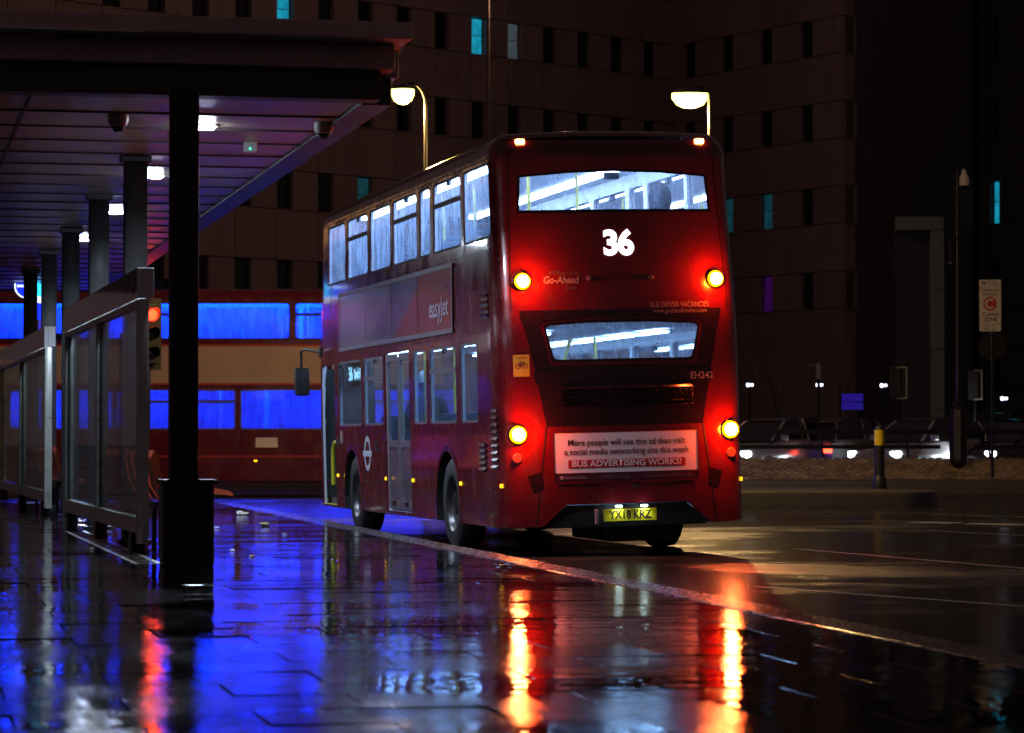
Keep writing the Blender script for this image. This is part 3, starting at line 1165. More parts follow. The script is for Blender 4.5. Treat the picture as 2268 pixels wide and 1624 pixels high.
def near_bus_details(root, M):
    mp = mside(-1)

    def ml(u, v, off=0.0):             # lettering on the nearside: u grows towards the rear
        return mp(-u, v, off)
    # rear lettering
    text_on('route_number', '36', .335, mrear, .0, 3.10, 'led_white', root, .012, bold=.014, space=.92)
    text_on('lettering', 'WITH part of the', .062, mrear, -.58, 2.815, 'letter_faint', root, .005, shear=.2, width=.30)
    text_on('lettering', 'Go-Ahead', .100, mrear, -.61, 2.745, 'letter_pale', root, .005, bold=.003, shear=.2, width=.36)
    text_on('lettering', 'Group', .06, mrear, -.51, 2.67, 'letter_faint', root, .005, shear=.2, width=.11)
    text_on('lettering', 'BUS DRIVER VACANCIES', .075, mrear, .60, 2.485, 'letter_pale', root, .013, bold=.001, width=.62)
    text_on('lettering', 'www.goaheadlondon.com', .065, mrear, .60, 2.425, 'letter_pale', root, .013, width=.57)
    text_on('fleet_number', 'EH242', .095, mrear, .80, 1.775, 'letter_pale', root, .016, bold=.002, width=.24)
    # rear advert
    bd = sheet(MB(), [(-.735, .84), (.735, .84), (.735, 1.235), (-.735, 1.235)], [], mrear, .2, .012)
    bd = bd.build('advert_board', 'ad_white', root)
    sheet(MB(), [(-.735, .752), (.735, .752), (.735, .838), (-.735, .838)], [], mrear, .2, .012).build('advert_strip', 'ad_dark', root)
    fr = sheet(MB(), [(-.755, .735), (.755, .735), (.755, 1.255), (-.755, 1.255)], [[(-.735, .752), (.735, .752), (.735, 1.235), (-.735, 1.235)]], mrear, .2, .016)
    fr.build('advert_frame', 'bus_red', root)
    sheet(MB(), [(-.60, .885), (.60, .885), (.60, .967), (-.60, .967)], [], mrear, .2, .015).build('advert_bar', 'ad_red', bd)
    text_on('lettering', 'More people will see this ad than visit', .085, mrear, 0, 1.135, 'ink', bd, .017, bold=.001, width=1.20)
    text_on('lettering', 'a social media networking site this week', .085, mrear, 0, 1.045, 'ink', bd, .017, bold=.001, width=1.28)
    text_on('lettering', 'BUS ADVERTISING WORKS!', .085, mrear, 0, .927, 'ad_white', bd, .019, bold=.002, width=1.12)
    text_on('lettering', 'ExterionMedia', .04, mrear, -.53, .795, 'letter_pale', bd, .017, width=.22)
    sheet(MB(), rrect(-.685, -.65, .778, .813, .005), [], mrear, .2, .017).build('emblem', 'letter_pale', bd)
    text_on('lettering', '0800 0119 536', .05, mrear, -.13, .795, 'letter_faint', bd, .017, width=.30)
    text_on('lettering', 'Search Exterion Media UK', .05, mrear, .41, .795, 'letter_faint', bd, .017, width=.52)
    # maker's badge: a small plain oval
    c = mrear(.08, .70, .006)
    bg_ = MB()
    bg_.lathe([(.045, 0), (.04, .01), (.001, .012)], 18, Matrix.Translation(c) @ X90() @ Matrix.Diagonal((1, .4, 1, 1)))
    bg_.build('badge', 'alloy', root, True)
    # bicycle sticker
    stk = sheet(MB(), rrect(-1.115, -.955, 1.80, 2.015, .008), [], mrear, .1, .004).build('sticker', 'sticker_yellow', root)
    sf = mrear

    def ring(cx, cz, r0, r1, m, par, off=.007, n=18):
        mb = MB()
        mb.add([sf(cx + r * math.cos(2 * PI * k / n), cz + r * math.sin(2 * PI * k / n), off) for r in (r0, r1) for k in range(n)],
               [(k, (k + 1) % n, n + (k + 1) % n, n + k) for k in range(n)])
        return mb.build('bicycle_mark', m, par)
    ring(-1.068, 1.905, .021, .027, 'ink', stk)
    ring(-1.002, 1.905, .021, .027, 'ink', stk)
    fm = MB()
    for (a, b_) in (((-1.068, 1.905), (-1.05, 1.935)), ((-1.05, 1.935), (-1.015, 1.935)), ((-1.015, 1.935), (-1.002, 1.905)), ((-1.05, 1.935), (-1.03, 1.905)), ((-1.03, 1.905), (-1.015, 1.935)), ((-1.068, 1.905), (-1.03, 1.905)), ((-1.055, 1.948), (-1.04, 1.948)), ((-1.015, 1.935), (-1.02, 1.952))):
        d = Vector((b_[0] - a[0], b_[1] - a[1])).normalized()
        nn = Vector((-d.y, d.x)) * .0032
        fm.add([sf(a[0] + nn.x, a[1] + nn.y, .007), sf(b_[0] + nn.x, b_[1] + nn.y, .007), sf(b_[0] - nn.x, b_[1] - nn.y, .007), sf(a[0] - nn.x, a[1] - nn.y, .007)], [(0, 1, 2, 3)])
    fm.build('bicycle_mark', 'ink', stk)
    text_on('lettering', 'Cyclists', .03, mrear, -1.035, 1.988, 'ink', stk, .007, width=.11)
    # number plate with its lamps
    Y0 = -.145
    pl = MB()
    pl.box(-.27, .27, Y0 - .012, Y0, .355, .475, bev=.004)
    pl = pl.build('number_plate', 'plate_yellow', root)
    ft = lambda u, v, off=0.0: Vector((u, Y0 - .012 - off, v))
    text_on('lettering', 'YX18 KRZ', .115, ft, 0, .415, 'ink', pl, .002, bold=.003, width=.43)
    for x in (-.12, .14):
        pb = MB()
        pb.box(x - .03, x + .03, Y0 - .05, Y0 - .005, .492, .512, bev=.004)
        pb = pb.build('plate_lamp', 'plate_lamp', root)
        lamp('plate_light', pb, 'SPOT', (x, Y0 - .05, .49), (.85, 1.0, .55), 1.1, .01, (rad(32), 0, 0), 130)
    rv_ = MB()
    rv_.box(-.36, -.325, Y0 - .03, Y0, .33, .48, bev=.008)
    rv_.build('reversing_lamp', 'letter_pale', root)
    # cctv housing inside the upper rear window
    cb = MB()
    cb.box(-.075, .075, .20, .26, 3.76, 3.83, bev=.01)
    cb.build('camera_box', 'rubber', root)
    # nearside advert panel, four boards
    segs = [(2.05, 3.84, 'ad_orange'), (3.86, 5.35, 'ad_grey'), (5.37, 7.05, 'ad_light'), (7.07, 8.85, 'ad_light')]
    bds = []
    for a, b_, m_ in segs:
        o = sheet(MB(), [(a, 2.36), (b_, 2.36), (b_, 3.0), (a, 3.0)], [], mp, .3, .014).build('advert_board', m_, root)
        bds.append(o)
    fr = sheet(MB(), [(2.0, 2.31), (8.9, 2.31), (8.9, 3.05), (2.0, 3.05)], [[(2.05, 2.36), (8.85, 2.36), (8.85, 3.0), (2.05, 3.0)]], mp, .4, .022)
    fr.build('advert_frame', 'trim_grey', root)
    sheet(MB(), [(3.86, 2.36), (5.3, 2.36), (3.86, 2.86)], [], mp, .3, .016).build('advert_shape', 'ad_orange', bds[1])
    sheet(MB(), [(5.4, 2.38), (6.9, 2.38), (5.4, 2.9)], [], mp, .3, .016).build('advert_shape', 'ad_grey', bds[2])
    text_on('lettering', 'easyJet', .30, ml, -2.72, 2.60, 'letter_easy', bds[0], .02, bold=.004, width=.98)
    text_on('lettering', 'business', .10, ml, -2.70, 2.82, 'letter_faint', bds[0], .02, width=.60)
    # transport roundel on the skirt
    n = 28
    rd = MB()
    rd.add([mp(7.15 + r * math.cos(2 * PI * k / n), 1.02 + r * math.sin(2 * PI * k / n), .004) for r in (.15, .215) for k in range(n)],
           [(k, (k + 1) % n, n + (k + 1) % n, n + k) for k in range(n)])
    rd.add([mp(u, v, .006) for u, v in ((6.86, .985), (7.44, .985), (7.44, 1.055), (6.86, 1.055))], [(0, 1, 2, 3)])
    rd.build('roundel', 'roundel_white', root)
    # nearside grilles
    for (t0, t1, z0, z1, k) in ((.14, .34, .88, 1.50, 9), (.62, .92, .86, 1.16, 5), (.36, .72, 2.40, 2.66, 4)):
        gb = sheet(MB(), [(t0, z0), (t1, z0), (t1, z1), (t0, z1)], [], mp, .2, .003).build('grille', 'rubber', root)
        for i in range(k):
            zz = z0 + (z1 - z0) * (i + .5) / k
            sm = MB()
            h = (z1 - z0) / k * .32
            sm.add([mp(t0, zz + h, .006), mp(t1, zz + h, .006), mp(t1, zz - h * .2, .024), mp(t0, zz - h * .2, .024), mp(t1, zz - h, .006), mp(t0, zz - h, .006)],
                   [(0, 1, 2, 3), (3, 2, 4, 5)])
            sm.build('slat', 'bus_red', gb)
    # lower skirt flap seams
    for (t0, t1, z) in ((.2, .92, .66), (.2, .92, .46), (3.2, 4.38, .62), (6.1, 7.4, .68)):
        sheet(MB(), [(t0, z - .005), (t1, z - .005), (t1, z + .005), (t0, z + .005)], [], mp, .3, .002).build('panel_gap', 'rubber', root)
    # exit doors: two leaves
    for (a, b_) in ((4.50, 5.21), (5.23, 5.94)):
        df = sheet(MB(), rrect(a, b_, .38, 2.18, .02), [rrect(a + .07, b_ - .07, 1.18, 2.10, .05), rrect(a + .07, b_ - .07, .48, 1.10, .05)], mp, .3, -.022, .03)
        df = df.build('exit_door', 'trim_grey', root)
        sheet(MB(), rrect(a + .06, b_ - .06, 1.17, 2.11, .05), [], mp, .3, -.035).build('door_glass', 'lower_glass', df)
        sheet(MB(), rrect(a + .06, b_ - .06, .47, 1.11, .05), [], mp, .3, -.035).build('door_panel', 'ad_grey', df)
        c = mp((a + b_) / 2, .45, 0)
        db = MB()
        db.box(c.x - .01, c.x + .03, c.y - .06, c.y + .06, c.z - .03, c.z + .03, bev=.01)
        db.build('door_sensor', 'ad_dark', df)
        pr = MB()
        pr.tube([mp(a + .18, .62, -.10), mp(a + .18, 2.05, -.10)], .016, 8)
        pr.build('door_rail', 'yellow_rail', df, True)
    # entrance: open leaves folded in, yellow rail, sill
    for t, sgn in ((9.50, 1), (10.56, -1)):
        lf = MB()
        lf.box(-1.22, -.72, t - .02, t + .02, .42, 2.12)
        o = lf.build('entrance_door', 'rubber', root)
    gr = MB()
    gr.tube([(-1.235, 9.47, 1.16), (-1.235, 9.62, 1.15), (-1.235, 9.74, 1.06), (-1.235, 9.78, .92), (-1.235, 9.78, .60)], .028, 10)
    gr.build('entrance_rail', 'yellow_rail', root, True)
    sl = MB()
    sl.box(-1.25, -1.0, 9.42, 10.66, .325, .345)
    sl.build('sill', 'yellow_rail', root)
    # side destination display behind the glass
    dp = MB()
    dp.box(-1.19, -1.12, 7.52, 9.05, 1.86, 2.16)
    dp = dp.build('side_display', 'bus_black', root)
    fl = lambda u, v, off=0.0: Vector((-1.192 - off, -u, v))
    text_on('display_number', '36', .24, fl, -8.58, 2.01, 'led_blue_white', dp, .002, bold=.006, width=.26)
    text_on('display_text', "Queen's Park", .16, fl, -8.02, 2.01, 'led_blue_white', dp, .002, bold=.006, width=.66)
    # front mirror on its bracket
    ar = MB()
    c = mp(10.65, 2.32, 0)
    ar.tube([(c.x + .02, c.y, 2.34), (c.x - .16, c.y + .32, 2.40), (c.x - .20, c.y + .42, 2.38), (c.x - .20, c.y + .42, 2.10)], .018, 8)
    mr_ = ar.build('mirror', 'rubber', root, True)
    mh = MB()
    mh.box(c.x - .30, c.x - .10, c.y + .36, c.y + .46, 1.78, 2.16, bev=.04)
    mh.build('mirror_housing', 'rubber', mr_, True)
    mg = MB()
    mg.box(c.x - .285, c.x - .115, c.y + .352, c.y + .358, 1.80, 2.14)
    mg.build('mirror_glass', 'alloy', mr_)
    mc = MB()
    mc.box(c.x - .03, c.x + .03, c.y - .06, c.y + .05, 2.28, 2.42, bev=.02)
    mc.build('mirror_mount', 'rubber', mr_, True)
    # front top lip
    # small fuel and emergency flaps
    for (t, z, a, b_, m_) in ((6.55, 1.10, .03, .07, 'rubber'), (9.2, 1.15, .05, .06, 'rubber'), (8.95, 1.22, .04, .08, 'letter_pale')):
        c = mp(t, z, .0)
        fb = MB()
        fb.box(c.x - .012, c.x + .01, c.y - a, c.y + a, c.z - b_, c.z + b_, bev=.006)
        fb.build('button_box', m_, root)


NEAR = dict(body='bus_red', liner='liner', glass='bus_glass', rglass='rear_glass', lglass='lower_glass', strip='strip_white', strip_low='strip_lower',
            tcore='tail_core', tring='tail_ring', mcore='marker_core')
PASS = dict(body='bus_red', liner='liner', glass='passing_glass', rglass='passing_glass', lglass='passing_glass', strip='strip_blue', strip_low='strip_blue_low',
            tcore='car_tail', tring='tail_ring', mcore='marker_core',
            upw=[(.15, 2.3), (2.38, 4.5), (4.58, 6.7), (6.78, 8.4), (8.48, 9.98)], rlow=[(1.0, 3.1), (3.18, 5.6), (5.68, 8.1), (8.18, 10.3)])
bus = make_bus('double_decker_bus', 'red double-decker bus on route 36 seen from behind with glowing tail lamps', True, NEAR)
TH = rad(13.3)
bus.location = (1.14, 29.1, ROADZ)
bus.rotation_euler = (0, rad(-1.5), TH)
pbus = make_bus('double_decker_bus', 'double-decker bus crossing behind the shelters with blue lit windows and cream advert band', False, PASS)
pbus.location = (-11.2, 60.8, ROADZ)
pbus.rotation_euler = (0, 0, rad(-90))

# ------------------------------------------------------------------ people on the bus
def skin_body(name, verts, edges, radii, m, parent=None, sub=2):
    me = bpy.data.meshes.new(name)
    me.from_pydata(verts, edges, [])
    o = bpy.data.objects.new(name, me)
    COL.objects.link(o)
    sk = o.modifiers.new('skin', 'SKIN')
    sk.use_smooth_shade = True
    for i, r in enumerate(radii):
        me.skin_vertices[0].data[i].radius = (r, r)
    me.skin_vertices[0].data[0].use_root = True
    sb = o.modifiers.new('sub', 'SUBSURF')
    sb.levels = sub
    sb.render_levels = sub
    dg = bpy.context.evaluated_depsgraph_get()
    me2 = bpy.data.meshes.new_from_object(o.evaluated_get(dg))
    bpy.data.objects.remove(o)
    me2.name = name
    me2.materials.clear()
    me2.materials.append(MATS[m])
    for p in me2.polygons:
        p.use_smooth = True
    return link(bpy.data.objects.new(name, me2), parent)


def seated_person(label, loc_local, bus_ob, cap):
    r = thing('person', label, 'person')
    r.matrix_world = Matrix.Translation(bus_ob.location) @ bus_ob.rotation_euler.to_matrix().to_4x4() @ Matrix.Translation(loc_local)
    V = [(0, 0, .52), (0, -.02, .70), (0, -.02, .90), (0, 0, 1.02), (0, .02, 1.10), (0, .03, 1.20), (0, .03, 1.30),
         (-.19, 0, .98), (-.25, .06, .74), (-.18, .28, .64), (.19, 0, .98), (.25, .06, .74), (.18, .28, .64),
         (-.10, .10, .50), (-.12, .42, .50), (-.12, .45, .10), (-.12, .58, .06), (.10, .10, .50), (.12, .42, .50), (.12, .45, .10), (.12, .58, .06)]
    E_ = [(0, 1), (1, 2), (2, 3), (3, 4), (4, 5), (5, 6), (3, 7), (7, 8), (8, 9), (3, 10), (10, 11), (11, 12), (0, 13), (13, 14), (14, 15), (15, 16), (0, 17), (17, 18), (18, 19), (19, 20)]
    R_ = [.15, .15, .16, .10, .065, .10, .095, .075, .055, .04, .075, .055, .04, .09, .07, .05, .045, .09, .07, .05, .045]
    skin_body('body', V, E_, R_, 'coat_dark', r)
    fc = MB()
    fc.lathe([(.001, -.11), (.05, -.10), (.078, -.05), (.085, .02), (.07, .09), (.03, .12), (.001, .125)], 16, Matrix.Translation((0, .06, 1.22)))
    fc.build('head', 'skin', r, True)
    hd = MB()
    if cap:
        hd.lathe([(.105, 0), (.108, .04), (.095, .10), (.06, .14), (.001, .15)], 18, Matrix.Translation((0, .03, 1.24)))
        hd.build('cap', 'cap_white', r, True)
    else:
        hd.lathe([(.10, -.16), (.115, -.08), (.118, .02), (.10, .10), (.055, .155), (.001, .17)], 18, Matrix.Translation((0, .015, 1.24)))
        hd.build('hood', 'coat_dark', r, True)
    return r


seated_person('hooded passenger in dark coat sitting behind the upper rear window', (.62, .62, 2.36), bus, False)
seated_person('passenger in dark coat and pale cap sitting near the exit door', (-.62, 6.6, .62), bus, True)

# ================================================================== BUS STATION CANOPY
CZ = 3.86                                   # underside of the canopy
cn = thing('bus_station_canopy', 'long dark canopy with panelled underside on square steel pillars', 'canopy')
CA = rad(12.1)
CD = Vector((-math.sin(CA), math.cos(CA), 0))
CNV = Vector((math.cos(CA), math.sin(CA), 0))
C0 = at(897, 215, 24.3)
C0.z = 0                                    # right front corner of the canopy in plan


def cp(along, across, z):
    return C0 + CD * along + CNV * across + Vector((0, 0, z))


CMz = Matrix.Translation(C0) @ Matrix.Rotation(CA, 4, 'Z')
# soffit panels: transverse strips, split by one lengthways joint
pitch = 1.22
JX = -3.05
for k in range(26):
    for (x0, x1) in ((JX + .012, -.32), (-9.0, JX - .012)):
        sp_ = MB()
        sp_.box(x0, x1, .30 + k * pitch + .012, .30 + (k + 1) * pitch - .012, CZ, CZ + .03, CMz)
        sp_.build('soffit_panel', 'soffit', cn)
for k in range(1, 26):
    sp_ = MB()
    sp_.box(-9.0, -.32, .30 + k * pitch - .011, .30 + k * pitch + .011, CZ - .016, CZ + .02, CMz)
    sp_.build('soffit_rib', 'fascia_dark', cn)
sp_ = MB()
sp_.box(JX - .011, JX + .011, .31, .30 + 26 * pitch, CZ - .014, CZ + .019, CMz)
sp_.build('soffit_rib', 'fascia_dark', cn)
LEN = .30 + 26 * pitch
sb_ = MB()
sb_.box(-9.0, -.3, .3, LEN, CZ + .022, CZ + .30, CMz)
sb_.build('roof_slab', 'fascia_dark', cn)
# front fascia in steps: dark recess, deep band, overhanging lip
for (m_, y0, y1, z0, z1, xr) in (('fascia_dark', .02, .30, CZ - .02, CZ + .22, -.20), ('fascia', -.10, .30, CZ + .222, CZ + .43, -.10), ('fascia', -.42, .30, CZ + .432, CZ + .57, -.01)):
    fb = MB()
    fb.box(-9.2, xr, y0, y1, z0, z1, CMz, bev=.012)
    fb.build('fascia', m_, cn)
gt = MB()
gt.prism([(-.44, .425), (-.44, .44), (-.40, .44), (-.40, .425)], -9.2, -2.2, lambda u, v, d: CMz @ Vector((d, u, CZ + v)))
gt.build('drip_edge', 'shelter_metal', cn)
# side fascia running away from the camera
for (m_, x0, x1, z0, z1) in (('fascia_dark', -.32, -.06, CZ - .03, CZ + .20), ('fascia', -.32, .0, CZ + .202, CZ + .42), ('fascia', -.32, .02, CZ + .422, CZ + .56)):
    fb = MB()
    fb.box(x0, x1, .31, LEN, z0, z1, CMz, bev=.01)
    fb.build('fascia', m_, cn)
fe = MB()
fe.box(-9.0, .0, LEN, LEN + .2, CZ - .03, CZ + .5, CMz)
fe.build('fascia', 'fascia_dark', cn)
pil = [at(405, 1252, 23.9), at(298, 1000, 29.3), at(217, 1000, 33.9), at(155, 1000, 39.3), at(107, 1000, 43.9), at(66, 1000, 49.0)]
for i, p in enumerate(pil):
    q = MB()
    Mp = Matrix.Translation((p.x, p.y, 0)) @ Matrix.Rotation(CA, 4, 'Z')
    q.box(-.112, .112, -.112, .112, 0.0, CZ - .002, Mp, bev=.012)
    q = q.build('pillar', 'pillar_steel', cn, True)
    if i > 0:
        cpb = MB()
        cpb.box(-.15, .15, -.15, .15, CZ - .07, CZ - .003, Mp, bev=.008)
        cpb.build('pillar_cap', 'dark_metal', q)
    if i == 0:
        continue
    bp = MB()
    bp.box(-.16, .16, -.16, .16, 0.001, .03, Mp, bev=.006)
    bp.build('base_plate', 'dark_metal', q)

# ceiling lights let into the soffit
dl_pos = [at(455, 275, 26.35), at(343, 384, 31.25), at(257, 465, 36.2), at(187, 527, 41.1)]
dl_name = ['nearest round ceiling light of the canopy row beside the front pillar', 'second round ceiling light of the canopy row', 'third round ceiling light of the canopy row', 'small farthest round ceiling light of the canopy row']
for p, lb in zip(dl_pos, dl_name):
    t = thing('ceiling_light', lb, 'light', (p.x, p.y, CZ - .001), 0, 'round lights under the canopy')
    rg = MB()
    rg.lathe([(.092, 0), (.112, -.004), (.116, -.016), (.10, -.020), (.09, -.012)], 28, None, False)
    rg.build('trim_ring', 'cctv_white', t, True)
    ds = MB()
    ds.lathe([(.093, -.010), (.088, -.030), (.070, -.044), (.001, -.050)], 28, None, False)
    ds.build('diffuser', 'downlight', t, True)
    lamp('lamp_light', t, 'SPOT', (0, 0, -.10), (.66, .80, 1.0), 330, .09, None, 165, .4)

for (x, y, Y, lb) in ((262, 240, 25.6, 'white dome camera under the canopy left of the front pillar'), (717, 256, 26.2, 'white dome camera under the canopy right of the front pillar')):
    p = at(x, y, Y)
    t = thing('dome_camera', lb, 'camera', (p.x, p.y, CZ), 0, 'dome cameras on the canopy ceiling')
    a = MB()
    a.lathe([(.088, 0), (.09, -.05), (.075, -.095), (.055, -.10)], 22)
    a.build('housing', 'cctv_white', t, True)
    a = MB()
    a.lathe([(.055, -.098), (.05, -.125), (.03, -.145), (.001, -.15)], 18, None, False)
    a.build('dome', 'car_glass', t, True)
p = at(555, 316, 27.9)
t = thing('sensor_box', 'small grey box with a green light on the canopy ceiling', 'sensor box', (p.x, p.y, CZ))
a = MB()
a.box(-.065, .065, -.05, .05, -.10, 0, bev=.008)
a.build('housing', 'cctv_white', t)
a = MB()
a.lathe([(.008, 0), (.008, .004), (.001, .005)], 10, Matrix.Translation((0, -.05, -.07)) @ X90())
a.build('indicator', 'green_led', t)

# ================================================================== SHELTERS
def make_shelter(label, near, length, posters, group='glass shelters along the platform'):
    SA = math.atan2(-(near[2].x - near[0].x), near[2].y - near[0].y) if False else rad(13.0)
    t = thing('bus_shelter', label, 'shelter', (near[0], near[1], 0), SA, group)
    # local: +y away along the shelter, +x towards the bus side; glass back wall at x = 0
    zt, zb = 2.22, .33
    HT = 2.55
    # posts
    n = 2
    for k in range(n + 1):
        y = length * k / n
        po = MB()
        wd = .055 if k else .06
        po.box(-.05, .05, y - wd, y + wd, .10, HT - .28, bev=.008)
        po.build('post', 'shelter_metal', t, True)
    rl = MB()
    rl.box(-.045, .045, .062, length - .06, zt, zt + .05)
    rl.build('rail', 'shelter_metal', t)
    rl = MB()
    rl.box(-.05, .05, .062, length - .06, zb - .14, zb)
    rl.build('rail', 'shelter_metal', t)
    for k in range(n):
        y0, y1 = length * k / n + .07, length * (k + 1) / n - .07
        gp_ = MB()
        gp_.box(-.006, .006, y0, y1, zb + .002, zt - .002)
        pn = gp_.build('pane', 'shelter_glass', t)
        fr = MB()
        for (a, b_, c, d) in ((y0, y0 + .03, zb, zt), (y1 - .03, y1, zb, zt)):
            fr.box(-.012, .012, a, b_, c + .003, d - .003)
        fr.build('pane_edge', 'rubber', pn)
        # frosted safety band: small marks
    # name band on top of the back wall
    bd = MB()
    bd.box(-.06, -.01, -.08, length + .05, HT - .27, HT, bev=.006)
    bd = bd.build('name_band', 'shelter_band', t)
    ef = MB()
    ef.box(-.009, .09, -.085, .02, HT - .27, HT, bev=.004)
    ef.build('band_end', 'shelter_band', t)
    # legs under the bottom rail
    for k in range(n + 1):
        y = length * k / n + (.5 if k == 0 else (-.5 if k == n else 0))
        lg = MB()
        lg.box(-.06, .06, y - .10, y + .10, 0.001, .188, bev=.006)
        lg.build('leg', 'dark_metal', t)
    # seats on a rail on the bus side
    br = MB()
    br.box(.14, .20, .30, length - 1.5, .40, .46)
    br.build('seat_rail', 'dark_metal', t)
    seat = MB()
    prof = [(.10, .86), (.13, .93), (.16, .90), (.20, .66), (.27, .52), (.38, .475), (.50, .485), (.52, .465), (.50, .44), (.36, .44), (.23, .48), (.15, .60)]
    seat.prism(prof, -.22, .22, lambda u, v, d: Vector((u, d, v)))
    sme = seat.mesh('seat', 'orange_seat')
    for k in range(int((length - 2) / .62)):
        o = bpy.data.objects.new('seat', sme)
        o.location = (0, .45 + .62 * k, 0)
        link(o, t)
    for k in range(3):
        lg = MB()
        y = .6 + k * (length - 2.6) / 2
        lg.box(.15, .19, y - .02, y + .02, 0.001, .40)
        lg.build('seat_leg', 'dark_metal', t)
    # bracket to the pillar
    bk = MB()
    bk.box(.095, .36, -.03, .05, 2.36, 2.46)
    bk.build('bracket', 'dark_metal', t)
    for (y0, y1, z0, z1, m_) in posters:
        pp = MB()
        pp.box(.010, .016, y0, y1, z0, z1)
        pp.build('poster', m_, t)
    return t


sh1 = at(315, 1100, 26.1)
s1 = make_shelter('nearest glass bus shelter with orange seats beside the front pillar', (sh1.x, sh1.y), 8.4,
                  [(.18, .62, 1.55, 1.63, 'bollard_yellow'), (.18, .62, .62, 1.50, 'ad_light'), (1.9, 2.3, .55, 2.05, 'ad_light'), (1.95, 2.25, 1.55, 1.63, 'bollard_yellow')])
# circular no-entry style notice on the glass and lettering on the name band
nt = MB()
nt.box(-.017, -.010, .16, .40, 1.62, 2.12)
nt = nt.build('notice', 'sign_white', s1)
n_ = 24
for (r0, r1, z, m_) in ((.07, .10, 1.90, 'sign_red'),):
    q = MB()
    q.add([(-.020, .28 + r * math.cos(2 * PI * k / n_), z + 1.6 * r * math.sin(2 * PI * k / n_)) for r in (r0, r1) for k in range(n_)], [(k, (k + 1) % n_, n_ + (k + 1) % n_, n_ + k) for k in range(n_)])
    q.add([(-.021, .16 + .02, z - .025), (-.021, .38, z - .025), (-.021, .38, z + .025), (-.021, .18, z + .025)], [(0, 1, 2, 3)])
    q.build('notice_mark', m_, nt)
mband = lambda u, v, off=0.0: Vector((-.062 - off, -u, v))
text_on('lettering', 'Buses', .13, mband, -.85, 2.415, 'ad_grey', s1, .002, bold=.002, width=.55)
q = MB()
q.add([(-.064, .28 + r * 1.3 * math.cos(2 * PI * k / n_), 2.415 + r * math.sin(2 * PI * k / n_)) for r in (.06, .09) for k in range(n_)], [(k, (k + 1) % n_, n_ + (k + 1) % n_, n_ + k) for k in range(n_)])
q.add([(-.065, .12, 2.395), (-.065, .44, 2.395), (-.065, .44, 2.435), (-.065, .12, 2.435)], [(0, 1, 2, 3)])
q.build('roundel', 'sign_red', s1)
sh2 = at(106, 1050, 39.6)
s2 = make_shelter('farther glass bus shelter at the left edge behind the nearest one', (sh2.x, sh2.y), 11.0, [(5.9, 6.2, .6, 2.0, 'ad_light')])

# a low bench end seen past the bin
p = groundpt(472, 1126, 0)
t = thing('bench_seat', 'single red seat on a post right of the black bin', 'seat', (p.x, p.y, 0), rad(13))
q = MB()
q.prism([(-.25, .30), (-.23, .34), (.20, .27), (.28, .22), (.27, .18), (.18, .20), (-.22, .24)], -.2, .2, lambda u, v, d: Vector((u, d, v)))
q.build('seat', 'orange_seat', t)
q = MB()
q.box(-.18, -.12, -.04, .04, 0.001, .245)
q.build('post', 'dark_metal', t)

# black litter bin wrapped round the front pillar
p = pil[0]
t = thing('litter_bin', 'black slatted litter bin standing round the foot of the front pillar', 'bin', (p.x + .03, p.y - .0, 0), CA)
for (a, b_, c, d) in ((-.20, .20, -.22, -.125), (-.20, .20, .125, .22), (-.20, -.125, -.124, .124), (.125, .20, -.124, .124)):
    q = MB()
    q.box(a, b_, c, d, .002, .665, bev=.01)
    q.build('bin_body', 'bin_black', t)
for k in range(9):
    q = MB()
    q.box(-.196 + .0445 * k, -.165 + .0445 * k, -.232, -.2205, .05, .64)
    q.build('slat', 'bin_black', t)
for k in range(9):
    q = MB()
    q.box(-.2115, -.2005, -.2 + .0445 * k, -.17 + .0445 * k, .05, .64)
    q.build('slat', 'dark_metal', t)
q = MB()
for (a, b_, c, d) in ((-.225, .225, -.24, -.122), (-.225, .225, .122, .24), (-.225, -.12, -.1218, .1218), (.12, .225, -.1218, .1218)):
    q.box(a, b_, c, d, .666, .70)
q.build('rim', 'bin_black', t)

# drainage grating strip in front of the shelter
p0, p1 = groundpt(330, 1250, 0), groundpt(165, 1177, 0)
dv = (p1 - p0)
t = thing('drain_channel', 'metal drain grating set in the paving beside the nearest shelter', 'drain', (p0.x, p0.y, 0), math.atan2(-dv.x, dv.y))
LN = dv.length
for x in (-.10, .10):
    q = MB()
    q.box(x - .018, x + .018, 0, LN, -.004, .006)
    q.build('edge_bar', 'shelter_metal', t)
for k in range(int(LN / .35)):
    q = MB()
    q.box(-.08, .08, .1 + .35 * k, .13 + .35 * k, -.004, .005)
    q.build('cross_bar', 'shelter_metal', t)

# litter on the wet paving
lit = [(535, 1141, 'litter_white', .10, 'crumpled white paper scrap nearest the crossing bus'), (588, 1166, 'litter_leaf', .09, 'yellowish leaf lying crumpled on the wet paving'), (478, 1171, 'litter_white', .05, 'small white scrap right of the bin'),
       (630, 1184, 'litter_white', .035, 'tiny white scrap nearest the front wheel of the bus'), (515, 1221, 'litter_white', .035, 'small white scrap, left one of the close pair'), (558, 1234, 'litter_white', .035, 'small white scrap, right one of the close pair'),
       (240, 1182, 'litter_white', .05, 'white scrap under the nearest shelter'), (203, 1216, 'litter_white', .03, 'tiny white scrap left of the drain grating')]
for (x, y, m_, sz, lb) in lit:
    p = groundpt(x, y, 0)
    b_ = bmesh.new()
    bmesh.ops.create_icosphere(b_, subdivisions=2, radius=1)
    for v in b_.verts:
        k = .55 + .9 * abs(noise.noise(v.co * 2.3 + Vector((x, y, 0))))
        v.co = Vector((v.co.x * sz * k, v.co.y * sz * k * .8, max(0, v.co.z * .35 + .30) * sz * k))
    q = MB()
    q.bm(b_)
    b_.free()
    o = q.build('litter_scrap', m_)
    o.location = (p.x, p.y, .002)
    tag(o, lb, 'litter', 'litter scraps on the wet paving')

